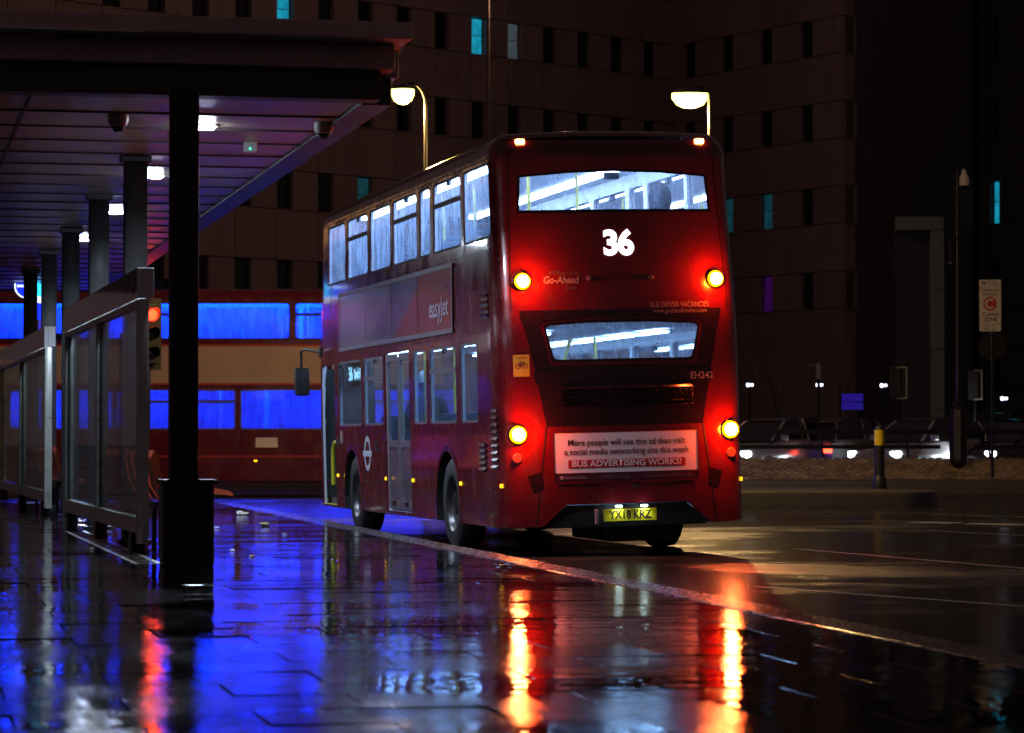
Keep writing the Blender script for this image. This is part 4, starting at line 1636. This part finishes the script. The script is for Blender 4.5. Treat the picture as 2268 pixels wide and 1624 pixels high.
# ================================================================== STREET FURNITURE
def streetlamp(label, px, Ytop, head_px, ptop_y, power, arm_curve=True, Y=54.0, r=.055, col=(1.0, .60, .22)):
    base = at(px, 1000, Y)
    top = at(px, ptop_y, Y)
    hd = at(head_px[0], head_px[1], Y)
    t = thing('street_lamp', label, 'street lamp', (base.x, base.y, ROADZ), 0, 'yellow street lamps')
    off = Vector((base.x, base.y, ROADZ))
    zt = top.z - ROADZ
    hx, hz = hd.x - base.x, hd.z - ROADZ
    q = MB()
    q.tube([(0, 0, 0), (0, 0, .9), (0, 0, .95), (0, 0, zt)], [r * 1.8, r * 1.8, r * 1.1, r * .8], 14)
    q.build('column', 'lamp_post', t, True)
    q = MB()
    if arm_curve:
        pts = [(0, 0, zt - .02)]
        for k in range(1, 7):
            a = PI / 2 * k / 6
            pts.append((hx * .62 * (1 - math.cos(a)), 0, zt + (hz + .10 - zt) * math.sin(a)))
        pts.append((hx * .8, 0, hz + .10))
    else:
        pts = [(0, 0, zt - .05), (0, 0, zt + .02), (hx * .1, 0, hz + .10), (hx * .7, 0, hz + .10)]
    q.tube(pts, r * .62, 10)
    q.build('arm', 'lamp_post', t, True)
    hw = .95 if arm_curve else 1.5
    q = MB()
    q.lathe([(.001, .10), (.08, .095), (.15, .07), (.19, .03), (.20, .0)], 20, Matrix.Translation((hx, 0, hz)) @ Matrix.Diagonal((hw, .8, 1, 1)), False)
    q.build('lantern_hood', 'lamp_post', t, True)
    q = MB()
    q.lathe([(.20, .004), (.20, -.08), (.15, -.18), (.07, -.23), (.001, -.24)], 20, Matrix.Translation((hx, 0, hz)) @ Matrix.Diagonal((hw, .8, 1, 1)), False)
    q.build('lantern_bowl', 'sodium', t, True)
    lamp('lamp_light', t, 'POINT', (hx, 0, hz - .34), col, power, .15)
    return t


streetlamp('yellow street lamp with curved arm above the front of the bus', 942, 0, (892, 199), 235, 650, True, 48.0, .036)
streetlamp('yellow street lamp with straight arm above the right rear of the bus', 1573, 0, (1528, 208), 203, 900, False, 48.5, .038)
streetlamp('tall lamp mast whose lantern is above the picture', 1082, 0, (1245, -45), -20, 950, True, 112.0, .055, (1.0, .52, .34))

# traffic light beside the near shelter
p = at(338, 740, 50.5)
t = thing('traffic_light', 'traffic light showing red between the near shelter and the front pillar', 'traffic light', (p.x - .05, p.y, ROADZ), rad(28))
q = MB()
q.tube([(0, .12, 0), (0, .12, 3.75)], .057, 12)
q.build('pole', 'dark_metal', t, True)
hz = p.z - ROADZ
q = MB()
q.box(-.15, .15, -.08, .09, hz - .52, hz + .52, bev=.03)
q.build('signal_head', 'rubber', t)
q = MB()
q.box(-.25, .25, .092, .11, hz - .62, hz + .62, bev=.004)
q.build('backing_board', 'rubber', t)
for k, m_ in enumerate(('signal_core', 'car_glass', 'car_glass')):
    c = Matrix.Translation((0, -.08, hz + .33 - .33 * k))
    q = MB()
    q.lathe([(.105, 0), (.10, .025), (.06, .045), (.001, .05)], 22, c @ X90(), False)
    ln = q.build('lens', m_, t, True)
    if k == 0:
        q = MB()
        q.lathe([(.115, -.002), (.118, .03), (.10, .035), (.097, .012)], 22, c @ X90(), False)
        q.build('lens_rim', 'signal_red', ln, True)
        lamp('lens_light', t, 'POINT', (0, -.20, hz + .36), (1.0, .06, .02), 3.0, .03)
    q = MB()
    n_ = 16
    vs_ = []
    for d in (0, .20):
        for i in range(n_ + 1):
            a = rad(-35 + 250 * i / n_)
            vs_.append((.115 * math.cos(a), -.08 - d * (1 if d == 0 else (.55 + .45 * math.sin(max(0, min(PI, a))))), hz + .33 - .33 * k + .115 * math.sin(a)))
    q.add(vs_, [(i, i + 1, n_ + 2 + i, n_ + 1 + i) for i in range(n_)])
    q.build('visor', 'rubber', t, True)
lamp('lamp_light', t, 'SPOT', (0, -.12, hz + .33), (1.0, .07, .03), 22, .08, (rad(-90), 0, 0), 150, .6)

# blue lit stop totem at the far left
p = at(83, 640, 53.0)
t = thing('stop_totem', 'lit blue stop totem behind the far pillars', 'totem', (p.x, p.y, 0))
q = MB()
q.tube([(0, 0, 0), (0, 0, 3.2)], .04, 10)
q.build('pole', 'dark_metal', t)
for (z0, z1, m_) in ((3.62, 4.06, 'totem_cyan'), (3.5, 3.615, 'totem_white'), (3.2, 3.495, 'totem_blue'), (2.6, 3.195, 'letter_pale')):
    q = MB()
    q.box(-.045, .045, -.16, .16, z0, z1)
    q.build('lit_panel', m_, t)
p2 = at(60, 634, 53.0)
dx = p2.x - p.x
q = MB()
q.lathe([(.20, 0), (.20, .02), (.001, .021)], 28, Matrix.Translation((dx, -.02, p2.z)) @ X90())
rdl = q.build('roundel', 'totem_blue', t)
q = MB()
q.lathe([(.20, .021), (.225, .022), (.225, 0), (.20, -.001)], 28, Matrix.Translation((dx, -.02, p2.z)) @ X90(), False)
q.build('rim', 'totem_white', rdl)
q = MB()
q.box(dx - .17, dx + .17, -.05, -.043, p2.z - .02, p2.z + .02)
q.build('bar', 'totem_white', rdl)
q = MB()
q.box(dx, 0, -.015, .015, p2.z - .02, p2.z + .02)
q.build('bracket', 'dark_metal', t)

# ------------------------------------------------------------------ traffic island on the right
def slab_prism(poly, z0, z1, m, name, parent=None, bev=0.03):
    b_ = bmesh.new()
    vs2 = [b_.verts.new((x, y, z0)) for x, y in poly]
    f = b_.faces.new(vs2)
    r = bmesh.ops.extrude_face_region(b_, geom=[f])
    for v in [e for e in r['geom'] if isinstance(e, bmesh.types.BMVert)]:
        v.co.z = z1
    bmesh.ops.recalc_face_normals(b_, faces=b_.faces)
    te = [e for e in b_.edges if abs(e.verts[0].co.z - z1) < 1e-5 and abs(e.verts[1].co.z - z1) < 1e-5]
    bmesh.ops.bevel(b_, geom=te, offset=bev, segments=3, affect='EDGES', profile=.6)
    q = MB()
    q.bm(b_)
    b_.free()
    return q.build(name, m, parent, True)


isl = thing('traffic_island', None, None)
tag(isl, kind='structure')
A = at(2000, 1088, 51.2)
poly = [(2.2, 50.4), (A.x - .15, 50.2)]
for k in range(1, 8):
    a = -PI / 2 + PI * k / 8
    poly.append((A.x - .15 + .75 * math.cos(a), 51.2 + 1.0 * math.sin(a)))
poly += [(A.x - .2, 52.2), (A.x + .2, 54.5), (2.2, 54.5)]
slab_prism(poly, ROADZ + .002, .15, 'granite_dark', 'island_kerb', isl, .05)
slab_prism([(1.6, 63.2), (15, 62.2), (15, 64.3), (1.6, 64.6)], ROADZ + .002, .16, 'granite_dark', 'bank_kerb', isl, .04)
# bank of setts behind it
st = MB()
random.seed(5)
for r in range(13):
    fr_ = r / 12
    yb = 64.7 + fr_ * 2.2
    zb = .14 + .44 * fr_
    for c in range(74):
        x = 1.7 + c * .178 + (.089 if r % 2 else 0)
        M_ = Matrix.Translation((x, yb - .02 * c * .178, zb + random.uniform(-.008, .008))) @ Matrix.Rotation(rad(11) + random.gauss(0, .05), 4, 'X') @ Matrix.Rotation(random.gauss(0, .05), 4, 'Z')
        hx, hy = .076 + random.uniform(-.008, .006), .082 + random.uniform(-.008, .006)
        st.add([M_ @ Vector(v) for v in ((-hx, -hy, -.05), (hx, -hy, -.05), (hx, hy, -.05), (-hx, hy, -.05), (-hx * .7, -hy * .7, .03), (hx * .7, -hy * .7, .03), (hx * .7, hy * .7, .03), (-hx * .7, hy * .7, .03))],
               [(4, 5, 6, 7), (0, 1, 5, 4), (1, 2, 6, 5), (2, 3, 7, 6), (3, 0, 4, 7)])
tag(st.build('setts', 'sett', isl), kind='stuff')
bk = MB()
bk.add([(1.6, 64.55, .10), (15.2, 64.25, .10), (15.2, 67.4, .56), (1.6, 67.6, .56), (1.6, 67.8, ROADZ), (15.2, 67.6, ROADZ)], [(0, 1, 2, 3), (3, 2, 5, 4)])
bk.build('bank', 'granite_dark', isl)

p = at(1948, 1083, 52.6)
t = thing('bollard', 'black bollard with a yellow reflective band on the traffic island', 'bollard', (p.x, p.y, .15))
q = MB()
q.lathe([(.12, 0), (.12, .16), (.105, .20), (.09, .235), (.094, .24), (.094, .26), (.09, .265), (.09, .80)], 22)
q.build('post', 'bin_black', t, True)
q = MB()
q.lathe([(.093, .78), (.093, 1.05)], 22)
q.build('band', 'bollard_yellow', t, True)
q = MB()
q.lathe([(.093, 1.051), (.088, 1.10), (.05, 1.14), (.001, 1.15)], 22)
q.build('cap', 'bin_black', t, True)

for (x0, x1, lb) in ((1600, 2083, 'low dark guard rail behind the bollard, left of the lamp column'), (2159, 2420, 'low dark guard rail right of the lamp column')):
    a, b_ = at(x0, 1000, 67.0), at(x1, 1000, 67.0)
    t = thing('guard_rail', lb, 'railing', (a.x, a.y, .55), 0, 'guard rails on the bank')
    Lr = b_.x - a.x
    for (z0, z1) in ((.60, .72), (.27, .36)):
        q = MB()
        q.box(0, Lr, -.02, .02, z0, z1, bev=.008)
        q.build('rail', 'dark_metal', t)
    k = 0
    while .3 + k * 1.95 < Lr:
        q = MB()
        xk = .3 + k * 1.95
        q.tube([(xk + .06, .03, -.02), (xk - .02, .03, .70)], .028, 10)
        q.build('post', 'dark_metal', t, True)
        k += 1

# old lamp column with a hanging globe
p = at(2122, 1000, 65.8)
t = thing('lamp_column', 'tall dark lamp column with octagonal base and unlit hanging globe', 'lamp column', (p.x, p.y, .40), rad(8))
q = MB()
q.lathe([(.06, -.02), (.19, .12), (.205, .20), (.205, 1.15), (.17, 1.30), (.10, 1.42), (.075, 1.5)], 8)
q.build('base', 'bin_black', t)
q = MB()
q.tube([(0, 0, 1.45), (0, 0, 3.0), (0, 0, 5.2), (0, 0, 6.6)], [.085, .075, .06, .045], 14)
q.build('column', 'dark_metal', t, True)
q = MB()
q.tube([(0, 0, 6.4), (0, 0, 6.65), (.06, 0, 6.78), (.14, 0, 6.76), (.16, 0, 6.66)], .025, 10)
q.build('arm', 'dark_metal', t, True)
q = MB()
q.lathe([(.03, 6.70), (.05, 6.66), (.06, 6.60), (.11, 6.52), (.125, 6.42), (.11, 6.34), (.105, 6.33)], 18, Matrix.Translation((.16, 0, 0)))
q.build('globe', 'sign_white', t, True)
q = MB()
q.lathe([(.105, 6.328), (.07, 6.28), (.001, 6.26)], 18, Matrix.Translation((.16, 0, 0)))
q.build('globe_cap', 'car_glass', t, True)
for z in (1.42, 5.1):
    q = MB()
    q.lathe([(.09, z), (.11, z + .03), (.09, z + .06)], 14, None, False)
    q.build('collar', 'dark_metal', t, True)
q = MB()
q.box(-.05, .05, -.09, .09, 4.6, 5.1, Matrix.Translation((-.14, 0, 0)), bev=.01)
q.build('control_box', 'dark_metal', t)

# congestion charge sign
p = at(2193, 677, 64.0)
t = thing('road_sign', 'white congestion charging zone sign with red C on a dark post', 'road sign', (p.x, p.y, .2), rad(-4))
hz = p.z - .2
q = MB()
q.tube([(.04, .05, 0), (.04, .05, hz + .40)], .038, 12)
q.build('post', 'dark_metal', t, True)
q = MB()
q.prism(rrect(-.235, .235, -.565, .565, .02), 0, .012, lambda u, v, d: Vector((u, d, hz + v)))
bdn = q.build('board', 'sign_white', t)
mf = lambda u, v, off=0.0: Vector((u, -off, hz + v))
for z in (.415, -.395):
    q = MB()
    q.add([mf(-.23, z, .002), mf(.23, z, .002), mf(.23, z - .008, .002), mf(-.23, z - .008, .002)], [(0, 1, 2, 3)])
    q.build('line', 'ink', bdn)
q = MB()
n_ = 24
q.add([mf(-.14 + r * math.cos(2 * PI * k / n_), .49 + r * math.sin(2 * PI * k / n_), .002) for r in (.028, .045) for k in range(n_)], [(k, (k + 1) % n_, n_ + (k + 1) % n_, n_ + k) for k in range(n_)])
q.add([mf(u, v, .003) for u, v in ((-.2, .48), (-.08, .48), (-.08, .50), (-.2, .50))], [(0, 1, 2, 3)])
q.build('roundel', 'sign_blue', bdn)
text_on('lettering', 'Transport', .07, mf, .07, .515, 'sign_blue', bdn, .002, width=.22)
text_on('lettering', 'for London', .07, mf, .08, .46, 'sign_blue', bdn, .002, width=.24)
text_on('lettering', 'Congestion', .105, mf, 0, .345, 'ink', bdn, .002, bold=.001, width=.42)
text_on('lettering', 'charging', .10, mf, 0, .255, 'ink', bdn, .002, bold=.001, width=.32)
q = MB()
q.add([mf(0, .04, .002)] + [mf(.15 * math.cos(2 * PI * k / 32), .04 + .155 * math.sin(2 * PI * k / 32), .002) for k in range(32)], [(0, 1 + k, 1 + (k + 1) % 32) for k in range(32)])
q.build('red_disc', 'sign_red', bdn)
cm = MB()
for k in range(20):
    a0, a1 = rad(48 + 264 * k / 20), rad(48 + 264 * (k + 1) / 20)
    cm.add([mf(r * math.cos(a), .04 + r * math.sin(a), .004) for r, a in ((.07, a0), (.115, a0), (.115, a1), (.07, a1))], [(0, 1, 2, 3)])
cm.build('letter_c', 'sign_white', bdn)
text_on('lettering', 'Central', .115, mf, .01, -.19, 'ink', bdn, .002, bold=.002, width=.34)
text_on('lettering', 'ZONE', .115, mf, .01, -.305, 'ink', bdn, .002, bold=.003, width=.28)
text_on('lettering', 'Mon - Fri', .075, mf, .0, -.45, 'ink', bdn, .002, width=.24)
text_on('lettering', '7am - 6pm', .075, mf, .0, -.52, 'ink', bdn, .002, width=.28)
q = MB()
q.lathe([(.30, 0), (.30, .012), (.001, .013)], 28, Matrix.Translation((.05, .08, hz - .88)) @ X90())
q.build('round_plate', 'dark_metal', t)

# far traffic signals with white-edged boards, seen from behind
for (x, y, w_, h_, Y, lb) in ((1990, 848, .50, .92, 84.0, 'dark traffic signal with white-edged board left of the lamp column'), (2160, 853, .42, .90, 88.0, 'dark traffic signal with white-edged board right of the lamp column')):
    p = at(x, y, Y)
    t = thing('traffic_signal', lb, 'traffic light', (p.x, p.y, ROADZ), rad(-12), 'far traffic signals')
    hz = p.z - ROADZ
    q = MB()
    q.tube([(0, .1, 0), (0, .1, hz + .5)], .055, 10)
    q.build('pole', 'dark_metal', t)
    q = MB()
    q.box(-w_ / 2, w_ / 2, -.01, .01, hz - h_ / 2, hz + h_ / 2, bev=.006)
    q.build('backing_board', 'rubber', t)
    q = MB()
    e = .035
    q.box(w_ / 2 - e, w_ / 2, -.016, -.0105, hz - h_ / 2, hz + h_ / 2)
    q.box(-w_ * .1, w_ / 2 - e, -.016, -.0105, hz + h_ / 2 - e, hz + h_ / 2)
    q.box(-w_ * .1, w_ / 2 - e, -.016, -.0105, hz - h_ / 2, hz - h_ / 2 + e)
    q.build('white_border', 'totem_white' if False else 'lit_edge', t) if 'lit_edge' in MATS else q.build('white_border', 'sign_white', t)
    q = MB()
    q.box(-.15, .10, -.14, -.017, hz - .42, hz + .42, bev=.03)
    q.build('signal_head', 'rubber', t)

# blue direction sign
p = at(1890, 890, 90)
t = thing('direction_sign', 'small blue direction sign on two posts beyond the guard rail', 'sign', (p.x, p.y, ROADZ))
hz = p.z - ROADZ
for z in (-.13, .13):
    q = MB()
    q.box(-.36, .30, -.015, .015, hz + z - .115, hz + z + .115, bev=.005)
    q.build('sign_plank', 'sign_glow', t)
for x in (-.40, .34):
    q = MB()
    q.tube([(x, .03, 0), (x, .03, hz + .45)], .03, 8)
    q.build('post', 'dark_metal', t)
p = at(1812, 822, 88)
t = thing('signal_post', 'slim pale crossing signal on a post right of the bus', 'signal', (p.x, p.y, ROADZ))
hz = p.z - ROADZ
q = MB()
q.tube([(0, 0, 0), (0, 0, hz - .1)], .035, 8)
q.build('post', 'dark_metal', t)
q = MB()
q.box(-.07, .07, -.06, .06, hz - .24, hz + .24, bev=.04)
q.build('signal_head', 'letter_pale', t, True)
q = MB()
q.tube([(-.06, 0, hz + .16), (-.30, 0, hz + .17)], .025, 8)
q.build('arm', 'letter_pale', t)

# ------------------------------------------------------------------ cars on the far road
def car_mesh(paint):
    """lofted hatchback 4.1 m long, centre at origin, facing +x"""
    st_ = [(-2.05, .52, .78, .62), (-1.95, .34, .92, .74), (-1.6, .28, .98, .80), (-.8, .25, .98, .84), (.3, .25, .97, .84), (1.1, .27, .92, .82), (1.75, .32, .82, .78), (2.02, .42, .68, .66)]
    return st_


def make_car(label, loc, rz, paint, group='cars waiting beyond the guard rail'):
    t = thing('car', label, 'car', loc, rz, group)
    st_ = [(-2.05, .45, .80, .62), (-1.98, .33, .93, .76), (-1.6, .27, .99, .82), (-.8, .24, 1.0, .86), (.3, .24, .98, .86), (1.05, .26, .92, .84), (1.7, .30, .80, .80), (1.98, .36, .70, .70), (2.05, .44, .62, .60)]
    vs_, fs = [], []
    for (x, z0, z1, hw) in st_:
        ring = [(-hw * .9, z0), (hw * .9, z0), (hw, z0 + .12), (hw * 1.0, (z0 + z1) / 2 + .05), (hw * .93, z1 - .06), (hw * .82, z1), (-hw * .82, z1), (-hw * .93, z1 - .06), (-hw, (z0 + z1) / 2 + .05), (-hw, z0 + .12)]
        vs_ += [(x, y, z) for y, z in ring]
    n = 10
    for i in range(len(st_) - 1):
        for k in range(n):
            k2 = (k + 1) % n
            fs.append((i * n + k, i * n + k2, (i + 1) * n + k2, (i + 1) * n + k))
    fs += [tuple(range(n)), tuple((len(st_) - 1) * n + k for k in range(n))]
    q = MB()
    q.add(vs_, fs)
    q.build('body', paint, t, True)
    cab = [(-1.85, .95, .93, .70), (-1.45, .95, 1.36, .66), (-.9, .95, 1.46, .64), (-.1, .95, 1.47, .64), (.35, .93, 1.40, .66), (1.15, .90, .93, .74)]
    vs_, fs = [], []
    for (x, z0, z1, hw) in cab:
        tp = hw * .84
        vs_ += [(x, -hw, z0), (x, -tp, z1), (x, tp, z1), (x, hw, z0)]
    for i in range(len(cab) - 1):
        for k in range(3):
            fs.append((i * 4 + k, i * 4 + k + 1, (i + 1) * 4 + k + 1, (i + 1) * 4 + k))
    q = MB()
    q.add(vs_, fs)
    q.build('glasshouse', 'car_glass', t)
    q = MB()
    rf = []
    for (x, z, hw) in ((-1.5, 1.365, .56), (-.9, 1.475, .545), (-.1, 1.485, .545), (.37, 1.41, .555)):
        rf += [(x, -hw, z), (x, hw, z)]
    q.add(rf, [(0, 1, 3, 2), (2, 3, 5, 4), (4, 5, 7, 6)])
    q.build('roof', paint, t, True)
    for s in (-1, 1):
        for (xa, za, xb, zb) in ((.36, 1.40, 1.12, .94), (-.35, 1.47, -.40, .95), (-1.47, 1.36, -1.82, .95)):
            q = MB()
            q.tube([(xa, s * .56, za), (xb, s * .735, zb)], .03, 6)
            q.build('pillar', paint, t)
        for x in (-1.28, 1.30):
            wt = thing_part('wheel', t, (x, s * .74, .31))
            q = MB()
            q.lathe([(.19, -.10), (.29, -.10), (.31, -.06), (.31, .06), (.29, .10), (.19, .10)], 24, Matrix.Rotation(PI / 2, 4, 'X'), False)
            q.build('tyre', 'tyre', wt, True)
            q = MB()
            q.lathe([(.20, .06), (.19, .02), (.06, .05), (.001, .05)], 16, Matrix.Rotation(PI / 2 * (1 if s < 0 else -1), 4, 'X'), False)
            q.build('rim', 'alloy', wt, True)
        q = MB()
        q.box(1.86, 2.035, s * .62 - .13, s * .62 + .10, .56, .70, bev=.03)
        hl = q.build('headlight', 'headlight', t)
        q = MB()
        q.box(-2.06, -1.96, s * .62 - .12, s * .62 + .08, .66, .84, bev=.02)
        q.build('tail_light', 'car_tail', t)
        q = MB()
        q.box(.72, .90, s * .90 - .07, s * .90 + .07, .95, 1.08, bev=.03)
        q.build('door_mirror', paint, t)
    lamp('headlight_beam', t, 'SPOT', (2.12, 0, .62), (.75, .88, 1.0), 120, .1, (0, rad(-86), 0), 100, .6)
    return t


for (x, Y, a, pm, lb) in ((1716, 82.5, 228, 'car_paint_silver', 'silver hatchback with headlights on just right of the bus'),
                          (1880, 84.0, 52, 'car_paint_grey', 'grey car showing red tail lights behind the bollard'),
                          (2046, 82.5, 226, 'car_paint_silver', 'silver car with headlights on just left of the lamp column'),
                          (2262, 83.5, 222, 'car_paint_dark', 'dark car with headlights on at the right edge below the road sign')):
    c1 = at(x, 1000, Y)
    make_car(lb, (c1.x, Y, ROADZ), rad(a), pm).scale = (1.16, 1.16, 1.2)
c1 = at(2185, 1000, 92.0)
make_car('dark car showing red tail lights behind the road sign post', (c1.x, 92.0, ROADZ), rad(80), 'car_paint_dark').scale = (1.2, 1.2, 1.35)

# ================================================================== BUILDINGS
def facade(name, label, P0, ang, bays, spacing, storeys, sh, z_first, win_w, win_h, stone_m, lit, thick=.30, x0=0.0, split=True, total_h=None, depth=8.0):
    """stone-clad wing: cladding panels proud of a backing wall, recessed windows. local +x along the wall, -y outwards"""
    t = thing(name, label, 'building', (P0[0], P0[1], ROADZ), ang)
    Wd = bays * spacing
    H_ = total_h or (z_first + storeys * sh)
    q = MB()
    q.box(x0, x0 + Wd, thick, thick + depth, 0, H_)
    q.build('wall', 'backing', t)
    g_ = .02
    span_me, pier_me = {}, {}
    pane_me = {}
    sh_h = sh - win_h
    a = MB()
    a.box(g_, spacing - g_, 0, thick + .0, 0, sh_h - 2 * g_, bev=.015)
    span = a.mesh('stone_panel', stone_m)
    half = MB()
    half.box(g_, spacing / 2 - g_, 0, thick, 0, sh_h - 2 * g_, bev=.015)
    half = half.mesh('stone_panel', stone_m)
    a = MB()
    a.box(0, spacing - win_w - 2 * g_, -.012, thick, 0, win_h - 2 * g_, bev=.015)
    pier = a.mesh('stone_panel', stone_m)
    a = MB()
    a.box(.0, win_w, thick - .06, thick - .02, 0, win_h)
    pane = a.mesh('window', 'window_dark')
    a = MB()
    fw = .05
    a.box(0, win_w, thick - .09, thick - .055, 0, fw)
    a.box(0, win_w, thick - .09, thick - .055, win_h - fw, win_h)
    a.box(0, fw, thick - .089, thick - .054, fw, win_h - fw)
    a.box(win_w - fw, win_w, thick - .089, thick - .054, fw, win_h - fw)
    a.box(fw, win_w - fw, thick - .088, thick - .053, win_h * .52, win_h * .52 + .03)
    frame = a.mesh('frame', 'window_frame')
    a = MB()
    a.box(-.05, win_w + .05, -.06, thick - .1, -.06, 0)
    sill = a.mesh('sill', stone_m)
    lits = {}
    for r in range(storeys):
        z = z_first + r * sh
        for k in range(bays):
            x = x0 + k * spacing
            for (me, dx, dz) in ((span, 0, win_h + g_), (pier, win_w + g_, g_)):
                o = bpy.data.objects.new('stone_panel', me)
                o.location = (x + dx, 0, z + dz)
                link(o, t)
            m_ = lit.get((r, k))
            if m_ and m_ != 'split':
                if m_ not in lits:
                    c = pane.copy()
                    c.materials.clear()
                    c.materials.append(MATS[m_])
                    lits[m_] = c
                pm = lits[m_]
            else:
                pm = pane
            o = bpy.data.objects.new('window', pm)
            o.location = (x, 0, z)
            link(o, t)
            f_ = bpy.data.objects.new('frame', frame)
            link(f_, o)
            s_ = bpy.data.objects.new('sill', sill)
            link(s_, o)
    q = MB()
    q.box(x0, x0 + Wd, 0.0, thick, 0, z_first - .02)
    q.build('plinth', stone_m, t)
    if x0 > 0:
        q = MB()
        q.box(-.3, x0 - .02, .004, thick + depth, 0, H_)
        q.build('corner_pier', stone_m, t)
    return t


# left wing at 45 degrees, right wing turning forward again
CORN = Vector((8.3, 148.0, 0))
SPL = 2.4
NB = 18
L0 = CORN - Vector((.7071, .7071, 0)) * (SPL * NB)
# bay index k: window at L0 + k*SPL
lit_l = {(3, 12): 'lit_cyan', (3, 13): 'lit_pale', (3, 7): 'lit_cyan', (1, 9): 'lit_teal', (1, 10): 'lit_teal'}
facade('office_building', 'large stone-clad office building with rows of narrow windows behind the buses', L0, rad(45), NB, SPL, 5, 4.0, 7.35, .90, 1.75, 'cladding', lit_l)
WR = math.atan2(-.83, .56)
lit_r = {(1, 1): 'lit_teal', (1, 2): 'lit_teal', (0, 0): 'lit_purple', (0, 1): 'lit_purple', (0, 2): 'lit_purple'}  # purple panes added to stand for a violet smear of light
facade('office_building', 'right-hand wing of the stone office building turned towards the street', CORN, WR, 4, 3.05, 5, 4.0, 7.35, .95, 1.75, 'cladding', lit_r, x0=.6)
RE = CORN + Vector((math.cos(WR), math.sin(WR), 0)) * 12.9
facade('office_building', 'narrow shaded return of the stone office building', RE + Vector((.1, .1, 0)), rad(40), 3, 2.8, 5, 4.0, 7.35, .6, 1.75, 'cladding', {}, depth=.6)
# dark block on the far right
D0 = Vector((15.5, 152.0, 0))
WD_ = math.atan2(-.79, .61)
lit_d = {(3, 2): 'lit_teal', (2, 2): 'lit_teal', (2, 4): 'lit_cyan', (0, 0): 'lit_blue', (1, 0): 'lit_blue', (0, 1): 'lit_blue_dim', (1, 1): 'lit_blue_dim'}
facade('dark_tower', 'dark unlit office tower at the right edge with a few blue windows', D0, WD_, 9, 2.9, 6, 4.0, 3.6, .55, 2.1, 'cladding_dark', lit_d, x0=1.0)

# pale stone portal in front of the dark tower
pa, pb_ = at(2008, 480, 120), at(2092, 790, 120)
t = thing('portal', 'tall pale stone portal frame at the foot of the dark tower', 'portal', (pa.x, 120, ROADZ))
Wp = pb_.x - pa.x
hz = pa.z - ROADZ
q = MB()
q.box(-.4, Wp, 0, .8, hz - .55, hz, bev=.03)
q.build('lintel', 'portal_stone', t)
for k in range(4):
    q = MB()
    q.box(Wp - .55, Wp, 0, .8, k * (hz - .56) / 4 + .01, (k + 1) * (hz - .56) / 4 - .01, bev=.02)
    q.build('jamb_stone', 'portal_stone', t)
q = MB()
q.box(-.4, Wp - .56, .5, .8, 0, hz - .56)
q.build('back_wall', 'cladding_dark', t)

# small flood lamps at the foot of the tower
for (x, y, lb) in ((1661, 853, 'small white lamp just right of the bus'), (1815, 853, 'small white lamp below the slim crossing signal'), (1957, 854, 'small white lamp left of the white-edged traffic signal'), (2224, 883, 'small bluish lamp below the road sign')):
    p = at(x, y, 104)
    t = thing('street_light', lb, 'lamp', (p.x, p.y, ROADZ), 0, 'small lamps far behind')
    hz = p.z - ROADZ
    q = MB()
    q.tube([(0, .05, 0), (0, .05, hz)], .03, 8)
    q.build('post', 'dark_metal', t)
    q = MB()
    q.box(-.12, -.01, -.05, .05, hz - .06, hz + .06, bev=.03)
    q.build('lamp_head', 'flood_white', t)
    q = MB()
    q.box(.03, .12, -.05, .05, hz - .04, hz + .05, bev=.03)
    q.build('lamp_head', 'flood_white', t)

# bare tree right of the bus
random.seed(11)
bp_ = at(1745, 1000, 108)
t = thing('bare_tree', 'bare leafless tree standing right of the bus before the office building', 'tree', (bp_.x, bp_.y, ROADZ))
tk, cw = MB(), MB()


def branch(mb, p, d, ln, r, depth_):
    pts = [p.copy()]
    rr = [r]
    for k in range(4):
        d = (d + Vector((random.gauss(0, .13), random.gauss(0, .13), random.gauss(.03, .08)))).normalized()
        p = p + d * ln / 4
        pts.append(p.copy())
        rr.append(r * (1 - .14 * (k + 1)))
    mb.tube(pts, rr, 6 if depth_ < 2 else 4, False)
    if depth_ < 5:
        for k in range(3 if depth_ < 4 else 2):
            nd = (d + Vector((random.gauss(0, .6), random.gauss(0, .6), random.gauss(.1, .35)))).normalized()
            branch(cw, pts[random.choice((2, 3, 4))], nd, ln * random.uniform(.6, .82), rr[-1] * random.uniform(.55, .75), depth_ + 1)


branch(tk, Vector((0, 0, 0)), Vector((0, 0, 1)), 3.6, .17, 0)
tk.build('trunk', 'bark', t, True)
cw.build('crown', 'bark', t)
